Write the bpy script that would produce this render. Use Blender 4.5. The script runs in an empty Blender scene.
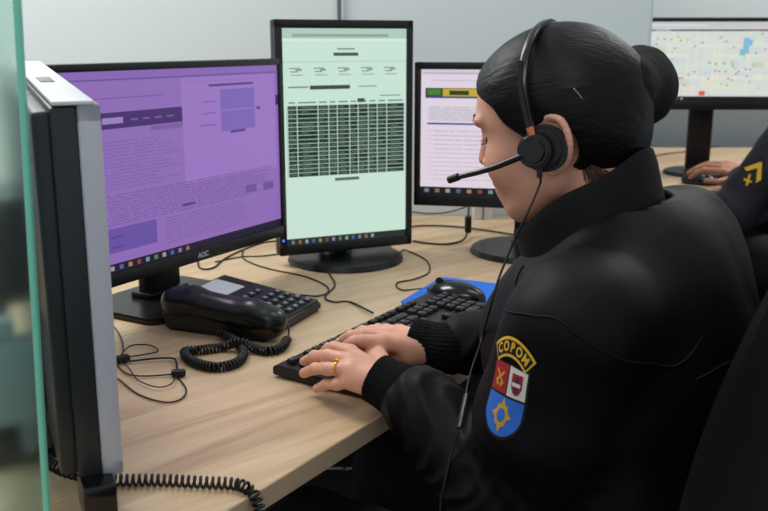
import bpy, bmesh, math, random
import numpy as np
from mathutils import Vector, Matrix, Euler
from mathutils.bvhtree import BVHTree
random.seed(7); np.random.seed(7)
sc = bpy.context.scene
COL = sc.collection
PI = math.pi
def R(a): return math.radians(a)

# ------------------------------------------------------------------ camera geometry (eye height 1.21 m)
FP, TILT, CZ = 900.0, R(13.4), 1.21
_c, _s = math.cos(TILT), math.sin(TILT)
def at(px, py, z):
    a = (px - 384) / FP; b = -(py - 255.5) / FP
    dx, dy, dz = a, _c + b*_s, -_s + b*_c
    t = (z - CZ) / dz
    return Vector((dx*t, dy*t, z))
def ray(px, py):
    a = (px - 384) / FP; b = -(py - 255.5) / FP
    return Vector((a, _c + b*_s, -_s + b*_c)).normalized()
EYE = Vector((0, 0, CZ))

# ------------------------------------------------------------------ materials
def lin(c):
    return tuple(((v/255)/12.92 if v/255 <= .04045 else ((v/255+.055)/1.055)**2.4) for v in c)
MATS = {}
def mat(name, rgb, rough=.5, metal=0, spec=.5, bump=0, bscale=200, emit=None, estr=1, coat=0, trans=0, ior=1.45, stretch=None, vary=0, vscale=8, sheen=0, sss=0):
    if name in MATS: return MATS[name]
    m = bpy.data.materials.new(name); m.use_nodes = True
    nt = m.node_tree; N = nt.nodes; L = nt.links
    b = N['Principled BSDF']
    col = lin(rgb) + (1,)
    b.inputs['Base Color'].default_value = col
    b.inputs['Roughness'].default_value = rough
    b.inputs['Metallic'].default_value = metal
    b.inputs['Specular IOR Level'].default_value = spec
    b.inputs['Coat Weight'].default_value = coat
    b.inputs['Transmission Weight'].default_value = trans
    b.inputs['IOR'].default_value = ior
    b.inputs['Sheen Weight'].default_value = sheen
    if sss:
        b.inputs['Subsurface Weight'].default_value = sss
        b.inputs['Subsurface Radius'].default_value = (.012, .005, .003)
        b.inputs['Subsurface Scale'].default_value = 1.0
    if emit:
        b.inputs['Emission Color'].default_value = lin(emit) + (1,)
        b.inputs['Emission Strength'].default_value = estr
    tc = N.new('ShaderNodeTexCoord'); mp = N.new('ShaderNodeMapping')
    L.new(tc.outputs['Object'], mp.inputs['Vector'])
    if stretch: mp.inputs['Scale'].default_value = stretch
    if bump:
        n = N.new('ShaderNodeTexNoise'); n.inputs['Scale'].default_value = bscale; n.inputs['Detail'].default_value = 4
        L.new(mp.outputs[0], n.inputs['Vector'])
        bp = N.new('ShaderNodeBump'); bp.inputs['Strength'].default_value = bump; bp.inputs['Distance'].default_value = .002
        L.new(n.outputs['Fac'], bp.inputs['Height']); L.new(bp.outputs[0], b.inputs['Normal'])
    if vary:
        n2 = N.new('ShaderNodeTexNoise'); n2.inputs['Scale'].default_value = vscale; n2.inputs['Detail'].default_value = 3
        L.new(mp.outputs[0], n2.inputs['Vector'])
        mx = N.new('ShaderNodeMix'); mx.data_type = 'RGBA'
        mx.inputs['A'].default_value = tuple(v*(1-vary) for v in col[:3]) + (1,)
        mx.inputs['B'].default_value = tuple(min(1, v*(1+vary)) for v in col[:3]) + (1,)
        L.new(n2.outputs['Fac'], mx.inputs['Factor']); L.new(mx.outputs['Result'], b.inputs['Base Color'])
    MATS[name] = m
    return m
def screen_mat(rgb, k=1.0):
    return mat('screen_%d_%d_%d_%d' % (*rgb, int(k*100)), (8, 8, 8), .35, emit=rgb, estr=k)

black = mat('black_plastic', (20, 20, 21), .42, bump=.15, bscale=900)
black_gloss = mat('black_gloss_plastic', (13, 13, 14), .16)
black_back = mat('dark_monitor_back', (38, 42, 44), .38, bump=.1, bscale=600)
grey_plastic = mat('silver_grey_plastic', (186, 188, 196), .42, bump=.05, bscale=900)
pale_plastic = mat('pale_top_plastic', (214, 214, 216), .5)
label_white = mat('white_paper_label', (215, 218, 220), .6)
chrome = mat('dull_metal', (150, 150, 150), .3, 1)
gold = mat('gold', (230, 170, 50), .25, 1)
copper = mat('copper_accent', (200, 120, 85), .35, .5)
rubber = mat('black_rubber', (17, 17, 18), .5)
key_mat = mat('keycap_plastic', (24, 24, 26), .38, bump=.1, bscale=900)
key_grey = mat('phone_key_grey', (62, 66, 74), .4)
legend = mat('key_legend_white', (170, 172, 178), .6)
skin = mat('skin', (216, 160, 134), .5, bump=.12, bscale=420, vary=.12, vscale=45, sss=.12)
skin2 = mat('skin_warm', (186, 128, 104), .5, bump=.1, bscale=420, vary=.1, vscale=40, sss=.1)
lip = mat('lips', (160, 84, 80), .42)
nail = mat('nail', (226, 178, 160), .25)
hair_m = mat('hair_black', (9, 7, 7), .45, spec=.24, bump=.5, bscale=70, stretch=(.35, 3.2, 3.2), vary=.3, vscale=60)
net = mat('hair_net_black', (5, 5, 6), .95, bump=.7, bscale=500)
cloth = mat('jacket_nylon_black', (6, 6, 7), .6, bump=.3, bscale=45, spec=.20)
cloth_c = mat('jacket_collar_black', (9, 9, 10), .65, bump=.2, bscale=140, spec=.22)
knit = mat('knit_cuff_black', (10, 10, 11), .95, bump=.9, bscale=260, spec=.2)
trouser = mat('trouser_dark', (13, 13, 15), .8, bump=.3, bscale=120)
chair_fab = mat('chair_fabric_black', (15, 15, 16), .85, spec=.25, bump=.6, bscale=500)
shoe_m = mat('shoe_leather', (10, 10, 10), .3)
blue_pad = mat('blue_mouse_pad', (20, 110, 215), .6)

# ------------------------------------------------------------------ objects
def tag(o, label=None, cat=None, group=None, kind=None):
    if label: o['label'] = label
    if cat: o['category'] = cat
    if group: o['group'] = group
    if kind: o['kind'] = kind
    return o
def empty(name, loc=(0, 0, 0), rz=0, label=None, cat=None, group=None, rot=None):
    o = bpy.data.objects.new(name, None); COL.objects.link(o)
    o.location = loc; o.rotation_euler = rot if rot else (0, 0, rz); o.empty_display_size = .05
    return tag(o, label, cat, group)
def link(name, me, mats, parent=None, smooth=True, angle=35):
    o = bpy.data.objects.new(name, me); COL.objects.link(o)
    if not isinstance(mats, (list, tuple)): mats = [mats]
    for m in mats: me.materials.append(m)
    if smooth:
        me.polygons.foreach_set('use_smooth', [True]*len(me.polygons))
        if angle < 180: me.set_sharp_from_angle(angle=R(angle))
    if parent: o.parent = parent
    return o
def obj(name, bm, mats, parent=None, smooth=True, angle=35):
    me = bpy.data.meshes.new(name); bmesh.ops.recalc_face_normals(bm, faces=bm.faces[:])
    bm.to_mesh(me); bm.free()
    return link(name, me, mats, parent, smooth, angle)
def BM(): return bmesh.new()
def M4(loc=(0, 0, 0), rot=(0, 0, 0)): return Matrix.Translation(loc) @ Euler(rot).to_matrix().to_4x4()
def add_mesh(bm, t, M, mi=0):
    me = bpy.data.meshes.new('tmp')
    for f in t.faces: f.material_index = mi
    t.to_mesh(me); t.free(); me.transform(M); bm.from_mesh(me); bpy.data.meshes.remove(me)
def box(bm, c, size, bev=0, seg=2, rot=(0, 0, 0), mi=0, taper=None):
    t = bmesh.new(); bmesh.ops.create_cube(t, size=1)
    for v in t.verts:
        v.co.x *= size[0]; v.co.y *= size[1]; v.co.z *= size[2]
        if taper and v.co.z > 0: v.co.x *= taper[0]; v.co.y *= taper[1]
    if bev: bmesh.ops.bevel(t, geom=t.edges[:], offset=bev, segments=seg, affect='EDGES', profile=.5)
    add_mesh(bm, t, M4(c, rot), mi)
def cyl(bm, c, r, h, r2=None, seg=32, rot=(0, 0, 0), bev=0, mi=0):
    t = bmesh.new(); bmesh.ops.create_cone(t, cap_ends=True, segments=seg, radius1=r, radius2=r if r2 is None else r2, depth=h)
    if bev:
        ed = [e for e in t.edges if any(len(f.verts) > 4 for f in e.link_faces)]
        bmesh.ops.bevel(t, geom=ed, offset=bev, segments=2, affect='EDGES')
    add_mesh(bm, t, M4(c, rot), mi)
def ball(bm, c, r, sc3=(1, 1, 1), rot=(0, 0, 0), mi=0, u=20, v=12):
    t = bmesh.new(); bmesh.ops.create_uvsphere(t, u_segments=u, v_segments=v, radius=r)
    for q in t.verts: q.co = Vector((q.co.x*sc3[0], q.co.y*sc3[1], q.co.z*sc3[2]))
    add_mesh(bm, t, M4(c, rot), mi)
def prism(bm, pts, z0, z1, bev=0, seg=2, M=None, mi=0):
    t = bmesh.new(); vs = [t.verts.new((x, y, z0)) for x, y in pts]; f = t.faces.new(vs)
    r = bmesh.ops.extrude_face_region(t, geom=[f]); ex = [g for g in r['geom'] if isinstance(g, bmesh.types.BMVert)]
    for v in ex: v.co.z = z1
    bmesh.ops.recalc_face_normals(t, faces=t.faces[:])
    if bev:
        ed = [e for e in t.edges if abs(e.verts[0].co.z - e.verts[1].co.z) < 1e-7]
        bmesh.ops.bevel(t, geom=ed, offset=bev, segments=seg, affect='EDGES')
    add_mesh(bm, t, M or Matrix.Identity(4), mi)
def rrect(w, h, r, n=6, cx=0, cy=0):
    out = []
    for sx, sy, a0 in ((1, 1, 0), (-1, 1, 90), (-1, -1, 180), (1, -1, 270)):
        for i in range(n+1):
            a = R(a0 + 90*i/n); out.append((cx + sx*(w/2-r) + r*math.cos(a), cy + sy*(h/2-r) + r*math.sin(a)))
    return out
def catmull(pts, n=8):
    P = [Vector(p) for p in pts]
    if len(P) < 3: return P
    P = [P[0]*2-P[1]] + P + [P[-1]*2-P[-2]]
    out = []
    for i in range(1, len(P)-2):
        p0, p1, p2, p3 = P[i-1], P[i], P[i+1], P[i+2]
        for k in range(n):
            t = k/n
            out.append(.5*((2*p1) + (p2-p0)*t + (2*p0-5*p1+4*p2-p3)*t*t + (3*p1-p0-3*p2+p3)*t**3))
    out.append(P[-2]); return out
def frames(path):
    fr = []; nrm = None
    for i, p in enumerate(path):
        t = (path[min(i+1, len(path)-1)] - path[max(i-1, 0)]).normalized()
        if nrm is None: nrm = t.orthogonal().normalized()
        nrm = (nrm - t*nrm.dot(t)).normalized(); fr.append((p, t, nrm, t.cross(nrm)))
    return fr
def tube(bm, pts, r, n=8, smooth=6, flat=1.0, mi=0, up=None, cap=True):
    path = catmull(pts, smooth) if smooth else [Vector(p) for p in pts]
    fr = frames(path); rings = []; N = len(fr)
    for i, (p, t, a, b) in enumerate(fr):
        if up is not None:
            b = Vector(up); b = (b - t*b.dot(t)).normalized(); a = b.cross(t)
        rr = r(i/(N-1)) if callable(r) else r
        rings.append([bm.verts.new(p + a*math.cos(2*PI*k/n)*rr + b*math.sin(2*PI*k/n)*rr*flat) for k in range(n)])
    for i in range(N-1):
        for k in range(n):
            f = bm.faces.new((rings[i][k], rings[i][(k+1) % n], rings[i+1][(k+1) % n], rings[i+1][k])); f.material_index = mi
    if cap:
        f = bm.faces.new(rings[0][::-1]); f.material_index = mi; f = bm.faces.new(rings[-1]); f.material_index = mi
def resample(path, step):
    out = [path[0].copy()]; acc = 0
    for i in range(1, len(path)):
        a, b = path[i-1], path[i]; L = (b-a).length
        if L < 1e-9: continue
        d = step - acc
        while d <= L:
            out.append(a.lerp(b, d/L)); d += step
        acc = (acc + L) % step
    return out
def coil(bm, pts, R0, r, pitch, seg=11, n=6):
    path = resample(catmull(pts, 14), pitch/seg); fr = frames(path); h = []
    N = len(fr)
    for i, (p, t, a, b) in enumerate(fr):
        w = 2*PI*i/seg; e = min(1, i/(seg*1.0), (N-1-i)/(seg*1.0))
        h.append(p + (a*math.cos(w) + b*math.sin(w))*R0*e)
    tube(bm, h, r, n, 0)
def desk_pts(lst, z=.7515): return [at(p[0], p[1], p[2] if len(p) > 2 else z) for p in lst]

# ------------------------------------------------------------------ signed-distance modelling
class SD:
    def __init__(s): s.p = []; s.disp = None; s.dmax = 0
    def rc(s, a, b, r1, r2, k=.015, op=1):
        a = np.array(a, float); b = np.array(b, float); c = (a+b)/2
        s.p.append(('rc', a, b, r1, r2, k, op, c, np.linalg.norm(b-a)/2 + max(r1, r2))); return s
    def el(s, c, r, ax=None, k=.015, op=1):
        c = np.array(c, float); r = np.array(r, float); ax = np.eye(3) if ax is None else np.array(ax, float)
        s.p.append(('el', c, r, ax, None, k, op, c, r.max())); return s
    def ev(s, P, c0=None, rad=None, cut=.06):
        d = np.full(len(P), .5)
        for q in s.p:
            kind, a, b, e1, e2, k, op, c, rb = q
            if c0 is not None and np.linalg.norm(c-c0) - rb - rad > cut: continue
            if kind == 'rc':
                ab = b-a; L = ab@ab; h = np.clip(((P-a)@ab)/max(L, 1e-12), 0, 1)
                dd = np.linalg.norm(P - a - h[:, None]*ab, axis=1) - (e1 + (e2-e1)*h)
            else:
                l = (P-a)@e1.T; k0 = np.linalg.norm(l/b, axis=1); k1 = np.linalg.norm(l/(b*b), axis=1)
                dd = k0*(k0-1)/np.maximum(k1, 1e-9)
            if op > 0:
                h = np.clip(.5 + .5*(dd-d)/k, 0, 1); d = dd*(1-h) + d*h - k*h*(1-h)
            else:
                dd = -dd; h = np.clip(.5 + .5*(dd-d)/k, 0, 1); d = d*(1-h) + dd*h + k*h*(1-h)
        if s.disp is not None: d = d + s.disp(P, d)
        return d
def net_mesh(sd, lo, hi, h, extra=None, B=16):
    lo = np.array(lo, float); hi = np.array(hi, float); n = np.ceil((hi-lo)/h/B).astype(int)
    NY, NZ = n[1]*B+4, n[2]*B+4
    ii = np.stack(np.meshgrid(*[np.arange(v) for v in n], indexing='ij'), -1).reshape(-1, 3)
    cen = lo + (ii+.5)*B*h; rad = B*h*.5*1.7321
    dc = sd.ev(cen)
    if extra is not None: dc = np.maximum(dc, extra(cen))
    act = ii[np.abs(dc) < rad*1.35 + sd.dmax + .012]
    g = np.stack(np.meshgrid(*[np.arange(B+1)]*3, indexing='ij'), -1).reshape(-1, 3)
    keys, poss, quads = [], [], []
    key = lambda c: ((c[:, 0]+1)*NY + c[:, 1]+1)*NZ + c[:, 2]+1
    cor = np.array([[a, b, c] for a in (0, 1) for b in (0, 1) for c in (0, 1)])
    edges = [(i, j) for i in range(8) for j in range(i+1, 8) if np.abs(cor[i]-cor[j]).sum() == 1]
    for bl in act:
        P = lo + (bl*B + g)*h; c0 = lo + (bl+.5)*B*h
        V = sd.ev(P, c0, rad)
        if extra is not None: V = np.maximum(V, extra(P))
        V = V.reshape(B+1, B+1, B+1); V = np.where(V == 0, 1e-9, V); S = V < 0
        if S.all() or not S.any(): continue
        cnt = sum(S[a:a+B, b:b+B, c:c+B].astype(np.int8) for a, b, c in cor)
        cl = np.argwhere((cnt > 0) & (cnt < 8))
        if len(cl):
            vv = np.stack([V[cl[:, 0]+a, cl[:, 1]+b, cl[:, 2]+c] for a, b, c in cor], 1)
            acc = np.zeros((len(cl), 3)); m = np.zeros(len(cl))
            for i, j in edges:
                x = (vv[:, i] < 0) != (vv[:, j] < 0)
                t = np.where(x, vv[:, i]/np.where(x, vv[:, i]-vv[:, j], 1), 0)
                acc += np.where(x[:, None], cor[i] + t[:, None]*(cor[j]-cor[i]), 0); m += x
            keys.append(key(cl + bl*B)); poss.append(lo + (cl + bl*B + acc/m[:, None])*h)
        for ax in range(3):
            o = [0, 0, 0]; o[ax] = 1
            A = S[:B, :B, :B]; C = S[o[0]:o[0]+B, o[1]:o[1]+B, o[2]:o[2]+B]
            e = np.argwhere(A != C)
            if not len(e): continue
            fl = A[e[:, 0], e[:, 1], e[:, 2]]
            u = np.zeros(3, int); v = np.zeros(3, int); u[(ax+1) % 3] = 1; v[(ax+2) % 3] = 1
            G = e + bl*B
            q = np.stack([key(G-u-v), key(G-v), key(G), key(G-u)], 1)
            q[~fl] = q[~fl][:, ::-1]; quads.append(q)
    K = np.concatenate(keys); Pn = np.concatenate(poss); Q = np.concatenate(quads)
    o = np.argsort(K); K = K[o]; Pn = Pn[o]
    idx = np.clip(np.searchsorted(K, Q), 0, len(K)-1); ok = (K[idx] == Q).all(1)
    return Pn, idx[ok]
def mesh_np(name, V, F):
    me = bpy.data.meshes.new(name); me.vertices.add(len(V)); me.vertices.foreach_set('co', V.astype(np.float32).ravel())
    me.loops.add(len(F)*4); me.loops.foreach_set('vertex_index', F.astype(np.int32).ravel())
    me.polygons.add(len(F)); me.polygons.foreach_set('loop_start', np.arange(0, len(F)*4, 4, dtype=np.int32))
    me.update(calc_edges=True); me.validate(); return me
_lat = np.random.rand(32, 32, 32)
def vn(P, s, off=0):
    q = P*s + 97.3 + off; i = np.floor(q).astype(int); f = q-i; f = f*f*(3-2*f); r = 0
    for a in (0, 1):
        for b in (0, 1):
            for c in (0, 1):
                w = (f[:, 0] if a else 1-f[:, 0])*(f[:, 1] if b else 1-f[:, 1])*(f[:, 2] if c else 1-f[:, 2])
                r = r + w*_lat[(i[:, 0]+a) % 32, (i[:, 1]+b) % 32, (i[:, 2]+c) % 32]
    return r - .5

# ================================================================== SETTING
def structure(name, bm, m): return tag(obj(name, bm, m, smooth=False), kind='structure')
def wall_material(name, rgb, rough=.35):
    m = mat(name, rgb, rough, spec=.5, vary=.035, vscale=1.2); return m
wm = wall_material('frosted_glass_wall', (214, 226, 228), .3)
wm2 = wall_material('far_wall_panel', (186, 196, 198), .35)
low_m = wall_material('far_wall_glass_reflection', (128, 136, 138), .2)  # darker grey paints in the dim reflections of the lower glass
alu = mat('aluminium_trim', (206, 218, 226), .35, .4)
dk = mat('wall_joint_dark', (96, 110, 116), .5)
bm = BM(); box(bm, (-1.095, 2.42, 1.35), (3.56, .04, 2.7)); structure('wall_back', bm, wm)
bm = BM(); box(bm, (1.9, 4.32, 1.95), (6.6, .04, 1.5)); structure('wall_far', bm, wm2)
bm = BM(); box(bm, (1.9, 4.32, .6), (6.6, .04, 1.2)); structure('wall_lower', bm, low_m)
bm = BM(); box(bm, (-.115, 2.396, 1.35), (.010, .006, 2.7)); structure('trim_1', bm, dk)
bm = BM(); box(bm, (-.107, 2.395, 1.35), (.004, .006, 2.7)); structure('trim_2', bm, wm)
bm = BM(); box(bm, (.688, 2.42, 1.35), (.010, .044, 2.7), .003); structure('trim_3', bm, alu)
fl = mat('floor_dark_carpet', (52, 50, 50), .9, bump=.5, bscale=300, vary=.2, vscale=60)
bm = BM(); box(bm, (1, 1.4, -.02), (7, 7, .04)); structure('floor', bm, fl)

# wood
wood = bpy.data.materials.new('light_oak_laminate'); wood.use_nodes = True
nt = wood.node_tree; N = nt.nodes; L = nt.links; b = N['Principled BSDF']
tc = N.new('ShaderNodeTexCoord'); mp = N.new('ShaderNodeMapping'); L.new(tc.outputs['Object'], mp.inputs[0])
mp.vector_type = 'TEXTURE'; mp.inputs['Rotation'].default_value = (0, 0, R(42)); mp.inputs['Scale'].default_value = (8, .55, 1)
n1 = N.new('ShaderNodeTexNoise'); n1.inputs['Scale'].default_value = 14; n1.inputs['Detail'].default_value = 8; n1.inputs['Roughness'].default_value = .62
n1.inputs['Distortion'].default_value = .5
n2 = N.new('ShaderNodeTexNoise'); n2.inputs['Scale'].default_value = 120; n2.inputs['Detail'].default_value = 3
L.new(mp.outputs[0], n1.inputs['Vector']); L.new(mp.outputs[0], n2.inputs['Vector'])
cr = N.new('ShaderNodeValToRGB'); e = cr.color_ramp.elements
e[0].position = .3; e[0].color = lin((182, 150, 115)) + (1,); e[1].position = .7; e[1].color = lin((224, 197, 160)) + (1,)
x = cr.color_ramp.elements.new(.5); x.color = lin((210, 180, 142)) + (1,)
L.new(n1.outputs['Fac'], cr.inputs[0])
mx = N.new('ShaderNodeMix'); mx.data_type = 'RGBA'; mx.blend_type = 'MULTIPLY'; mx.inputs['Factor'].default_value = .25
L.new(cr.outputs[0], mx.inputs['A']); L.new(n2.outputs['Fac'], mx.inputs['B']); L.new(mx.outputs['Result'], b.inputs['Base Color'])
b.inputs['Roughness'].default_value = .38
band = mat('edge_band_wood', (190, 166, 136), .5, vary=.06, vscale=30)
dark_metal = mat('dark_frame_metal', (24, 24, 26), .5)

def desk(name, pts, zt, label, legs, band_edges=True):
    t = empty(name, (0, 0, 0), 0, label, 'desk')
    bm = BM(); prism(bm, pts, zt-.026, zt, .0012, 1)
    for f in bm.faces:
        if abs(f.normal.z) < .5: f.material_index = 1
    o = obj('tabletop', bm, [wood, band], t, False)
    for (x, y) in legs:
        bm = BM(); box(bm, (x, y, (zt-.026)/2), (.05, .05, zt-.026), .004); box(bm, (x, y, .01), (.07, .07, .02), .004)
        obj('leg', bm, dark_metal, t)
    ys = max(p[1] for p in legs); xs = [p[0] for p in legs]
    bm = BM(); box(bm, ((min(xs)+max(xs))/2, ys, .39), (max(xs)-min(xs)-.05, .02, .66), .002); obj('modesty_panel', bm, dark_metal, t)
    return t
EX = Vector((.549, .836, 0))
e0 = at(249, 497, .75); pa = e0 - EX*.45; pb = e0 + EX*1.15
desk('office_desk', [(pa.x, pa.y), (pb.x, pb.y), (.675, pb.y+.0), (.675, 2.395), (-1.35, 2.395), (-1.35, pa.y)], .75,
     'light oak laminate desk under the keyboard, phone and the four nearest monitors', [(-.45, .62), (-1.25, .62), (-1.25, 2.3), (.62, 2.3), (.62, 1.85)])
desk('office_desk', [(.78, 2.83), (2.6, 2.83), (2.6, 4.0), (.78, 4.0)], .75,
     'light oak desk in the background at right under the map monitor', [(.85, 2.9), (2.5, 2.9), (2.5, 3.9), (.85, 3.9)])

# glass partition at the left (green edge)
gm = bpy.data.materials.new('frosted_partition_glass'); gm.use_nodes = True
b = gm.node_tree.nodes['Principled BSDF']; b.inputs['Base Color'].default_value = lin((206, 234, 226)) + (1,)
b.inputs['Roughness'].default_value = .22; b.inputs['Transmission Weight'].default_value = 1.0; b.inputs['IOR'].default_value = 1.3
ge = mat('green_glass_edge', (120, 205, 180), .4)
g = empty('glass_partition', (-.3085, .75, .75), 0, 'frosted glass partition with a green edge at the left beside the silver monitor', 'partition')
g.rotation_euler = (0, R(1.9), R(4))
bm = BM(); box(bm, (-.455, 0, .525), (.90, .007, 1.0)); obj('glass_panel', bm, gm, g, False)
bm = BM(); box(bm, (-.0025, 0, .525), (.005, .0085, 1.0), .001); obj('edge_strip', bm, ge, g)
for cx in (-.12, -.78):
    bm = BM(); box(bm, (cx, .012, .02-cx*.045), (.05, .016, .04), .002); box(bm, (cx, -.012, .02-cx*.045), (.05, .016, .04), .002); obj('clamp', bm, chrome, g)

# ================================================================== MONITORS
def text_bm(s, size, extrude=.0002, bold=0):
    cu = bpy.data.curves.new('t', 'FONT'); cu.body = s; cu.size = size; cu.extrude = extrude; cu.align_x = 'CENTER'; cu.align_y = 'CENTER'; cu.offset = bold
    o = bpy.data.objects.new('t', cu); COL.objects.link(o)
    dg = bpy.context.evaluated_depsgraph_get(); me = bpy.data.meshes.new_from_object(o.evaluated_get(dg))
    bm = BM(); bm.from_mesh(me); bpy.data.objects.remove(o); bpy.data.curves.remove(cu); bpy.data.meshes.remove(me)
    return bm
def display(name, W, H, items, cx, cy, cz, parent, base, k=1.0):
    """items: (x0,y0,x1,y1,rgb[,layer]) in unit coordinates, origin bottom-left; W,H the lit area"""
    mats = [screen_mat(base, k)]; idx = {base: 0}; bm = BM()
    def q(x0, y0, x1, y1, mi, d):
        v = [bm.verts.new((cx - W/2 + x*W, cy - d, cz - H/2 + y*H)) for x, y in ((x0, y0), (x1, y0), (x1, y1), (x0, y1))]
        f = bm.faces.new(v); f.material_index = mi
    q(0, 0, 1, 1, 0, 0)
    for it in items:
        x0, y0, x1, y1, rgb = it[:5]; ly = it[5] if len(it) > 5 else 1
        if rgb not in idx: idx[rgb] = len(mats); mats.append(screen_mat(rgb, k))
        q(max(0, x0), max(0, y0), min(1, x1), min(1, y1), idx[rgb], .00012*ly)
    me = bpy.data.meshes.new(name); bm.to_mesh(me); bm.free()
    return link(name, me, mats, parent, False)
def monitor(loc, normal, W, H, zc, label, items, base, portrait=False, bez=(.013, .013, .013, .020), neck_w=.06, base_kind='round', base_r=.128, base_off=.03, case=None, roll=0, k=1.0, tilt=0, group=None, back_depth=.028):
    a = math.atan2(normal[0], -normal[1])
    t = empty('monitor', (loc[0], loc[1], .75), a, label, 'monitor', group)
    z = zc - .75; mc = case or black
    # casing: bezel frame (left,right,top,bottom widths) in front of a thin body and a deeper back housing
    l, r_, tp, bt = bez
    rt = (R(tilt), 0, 0)
    bm = BM()
    box(bm, (0, .016, 0), (W, .024, H), .004, 2)
    box(bm, (0, .036, -H*.02), (W*.82, back_depth, H*.74), .012, 3)
    box(bm, (-W/2+l/2, .0, 0), (l, .012, H), .002, 2); box(bm, (W/2-r_/2, .0, 0), (r_, .012, H), .002, 2)
    box(bm, (0, .0, H/2-tp/2), (W, .012, tp), .002, 2); box(bm, (0, .0, -H/2+bt/2), (W, .012, bt), .002, 2)
    bm.transform(M4((0, 0, z), rt)); obj('casing', bm, mc, t)
    LW, LH = W-l-r_, H-tp-bt
    d = display('screen', LW, LH, items, (l-r_)/2, -.0005, (bt-tp)/2, t, base, k)
    d.data.transform(M4((0, 0, z), rt))
    bm = BM(); box(bm, (0, .075, (z+.05)/2), (neck_w, .022, z+.02), .006, 3); box(bm, (0, .058, z), (.1, .02, .1), .005)
    obj('stand_neck', bm, black, t)
    bm = BM()
    if base_kind == 'round':
        cyl(bm, (0, base_off, .006), base_r, .012, base_r*.96, 64, bev=.003); cyl(bm, (0, .075, .015), .04, .014, .034, 32, bev=.003)
    else:
        prism(bm, rrect(base_kind[0], base_kind[1], .03, cx=base_kind[2], cy=base_off), 0, .011, .003)
        box(bm, (0, .075, .016), (.10, .05, .012), .004)
    obj('stand_base', bm, mat('satin_black_base', (15, 15, 16), .3), t)
    return t, z
rnd = random.Random(3)
def textlines(x0, x1, y0, y1, n, rgb, fill=.8, th=.45, layer=2, broken=True):
    out = []; st = (y1-y0)/n
    for i in range(n):
        y = y1 - st*(i+1); e = x0 + (x1-x0)*(fill + (1-fill)*rnd.random())
        x = x0
        if broken:
            while x < e:
                w = rnd.uniform(.02, .09); out.append((x, y, min(x+w, e), y+st*th, rgb, layer)); x += w + rnd.uniform(.005, .012)
        else: out.append((x, y, e, y+st*th, rgb, layer))
    return out
# --- purple screen
P0 = (138, 104, 178); P1 = (150, 114, 189); PD = (120, 88, 160); PDD = (84, 58, 128); PN = (66, 42, 104)
it = [(0, .95, 1, 1, (132, 100, 176)), (0, .955, .99, .962, (100, 74, 150), 2)]
it += [(0, .72, .50, .80, PN, 2), (.17, .745, .25, .775, (150, 125, 190), 3)] + [(.28+.05*i, .753, .31+.05*i, .762, (110, 84, 160), 3) for i in range(4)]
it += [(.12, .865, .42, .872, PD, 2), (.36, .69, .50, .715, PD, 2), (0, .9, .12, .905, PD, 2)]
it += textlines(.02, .5, .42, .67, 14, (126, 94, 168), .72, .4)
it += [(.5, .38, .985, .95, P1, 1)]
it += [(.63, .895, .86, .908, PDD, 3), (.52, .925, .9, .93, (140, 106, 180), 3)]
it += [(.685, .64, .865, .875, (118, 96, 176), 3), (.685, .755, .865, .76, (150, 120, 196), 4), (.73, .625, .81, .64, PDD, 4), (.875, .745, .895, .762, PDD, 4)]
it += [(.6, .81, .66, .818, PD, 3), (.6, .745, .66, .753, PD, 3), (.58, .68, .66, .688, PD, 3)]
it += [(.985, .76, 1, .82, PN, 3), (.99, 0, 1, .95, P0, 2)]
it += textlines(.02, .97, .24, .40, 11, (116, 86, 158), .8, .42, 3)
it += [(.10, .10, .36, .225, (100, 78, 158), 3), (.17, .175, .22, .182, PDD, 4), (.17, .125, .22, .132, PDD, 4)]
it += textlines(.4, .8, .08, .23, 9, (118, 88, 160), .85, .3, 3)
it += [(.80, .255, .86, .3, (104, 78, 150), 4), (.9, .25, .96, .295, (104, 78, 150), 4), (.48, .26, .54, .275, PDD, 4)]
TB = lambda x0, n, y0, h, dx, layer=4: [(x0+dx*i, y0+h*.25, x0+dx*i+dx*.42, y0+h*.75, c, layer) for i, c in zip(range(n), [(120, 120, 140), (150, 100, 70), (150, 150, 160), (70, 100, 150), (160, 130, 70), (140, 60, 60), (120, 140, 150), (90, 120, 90), (150, 150, 150), (70, 90, 150)]*3)]
it += [(0, 0, 1, .045, (26, 20, 44), 3), (0, 0, .05, .045, (110, 84, 150), 4)] + TB(.09, 12, 0, .045, .036)
pm, pz = monitor((-.346, 1.555), (.864, -.505), .566, .352, 1.001, 'wide black monitor with a purple-tinted screen on the left side of the desk', it, P0,
    bez=(.012, .012, .012, .022), base_kind=(.25, .19, -.01), base_off=.05, neck_w=.09)
bm = text_bm('AOC', .0125, .0003, .0004); bm.transform(M4((.03, -.0065, pz-.352/2+.011), (R(90), 0, 0))); obj('maker_mark', bm, grey_plastic, pm)
# --- portrait screen
G0 = (200, 228, 212); GD = (118, 140, 128); GK = (24, 38, 30); GM = (54, 78, 62)
it = [(0, .955, 1, 1, (176, 204, 190)), (.08, .962, .85, .975, (140, 168, 152), 2), (.0, .945, 1, .953, (214, 236, 226), 2)]
it += [(.43, .905, .57, .912, GD, 2), (.40, .877, .6, .892, (70, 88, 78), 2)]
for i in range(5):
    it += [(.05+.19*i, .82, .14+.19*i, .825, GD, 2), (.06+.19*i, .805, .12+.19*i, .81, GD, 2), (.06+.19*i, .79, .16+.19*i, .795, (150, 174, 160), 2), (.1+.19*i, .812, .15+.19*i, .818, (100, 120, 110), 2)]
it += [(.0, .85, 1, .853, (170, 194, 182), 2), (.04, .735, .2, .742, GD, 2), (.21, .727, .53, .745, (58, 72, 64), 2), (.6, .735, .75, .74, GD, 2), (.78, .69, .95, .695, GD, 2)]
cols = [.03, .105, .27, .355, .425, .525, .595, .68, .755, .835, .985]
for i in range(10):
    it.append((cols[i]+.01, .665, cols[i+1]-.015, .672, GD, 2))
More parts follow.
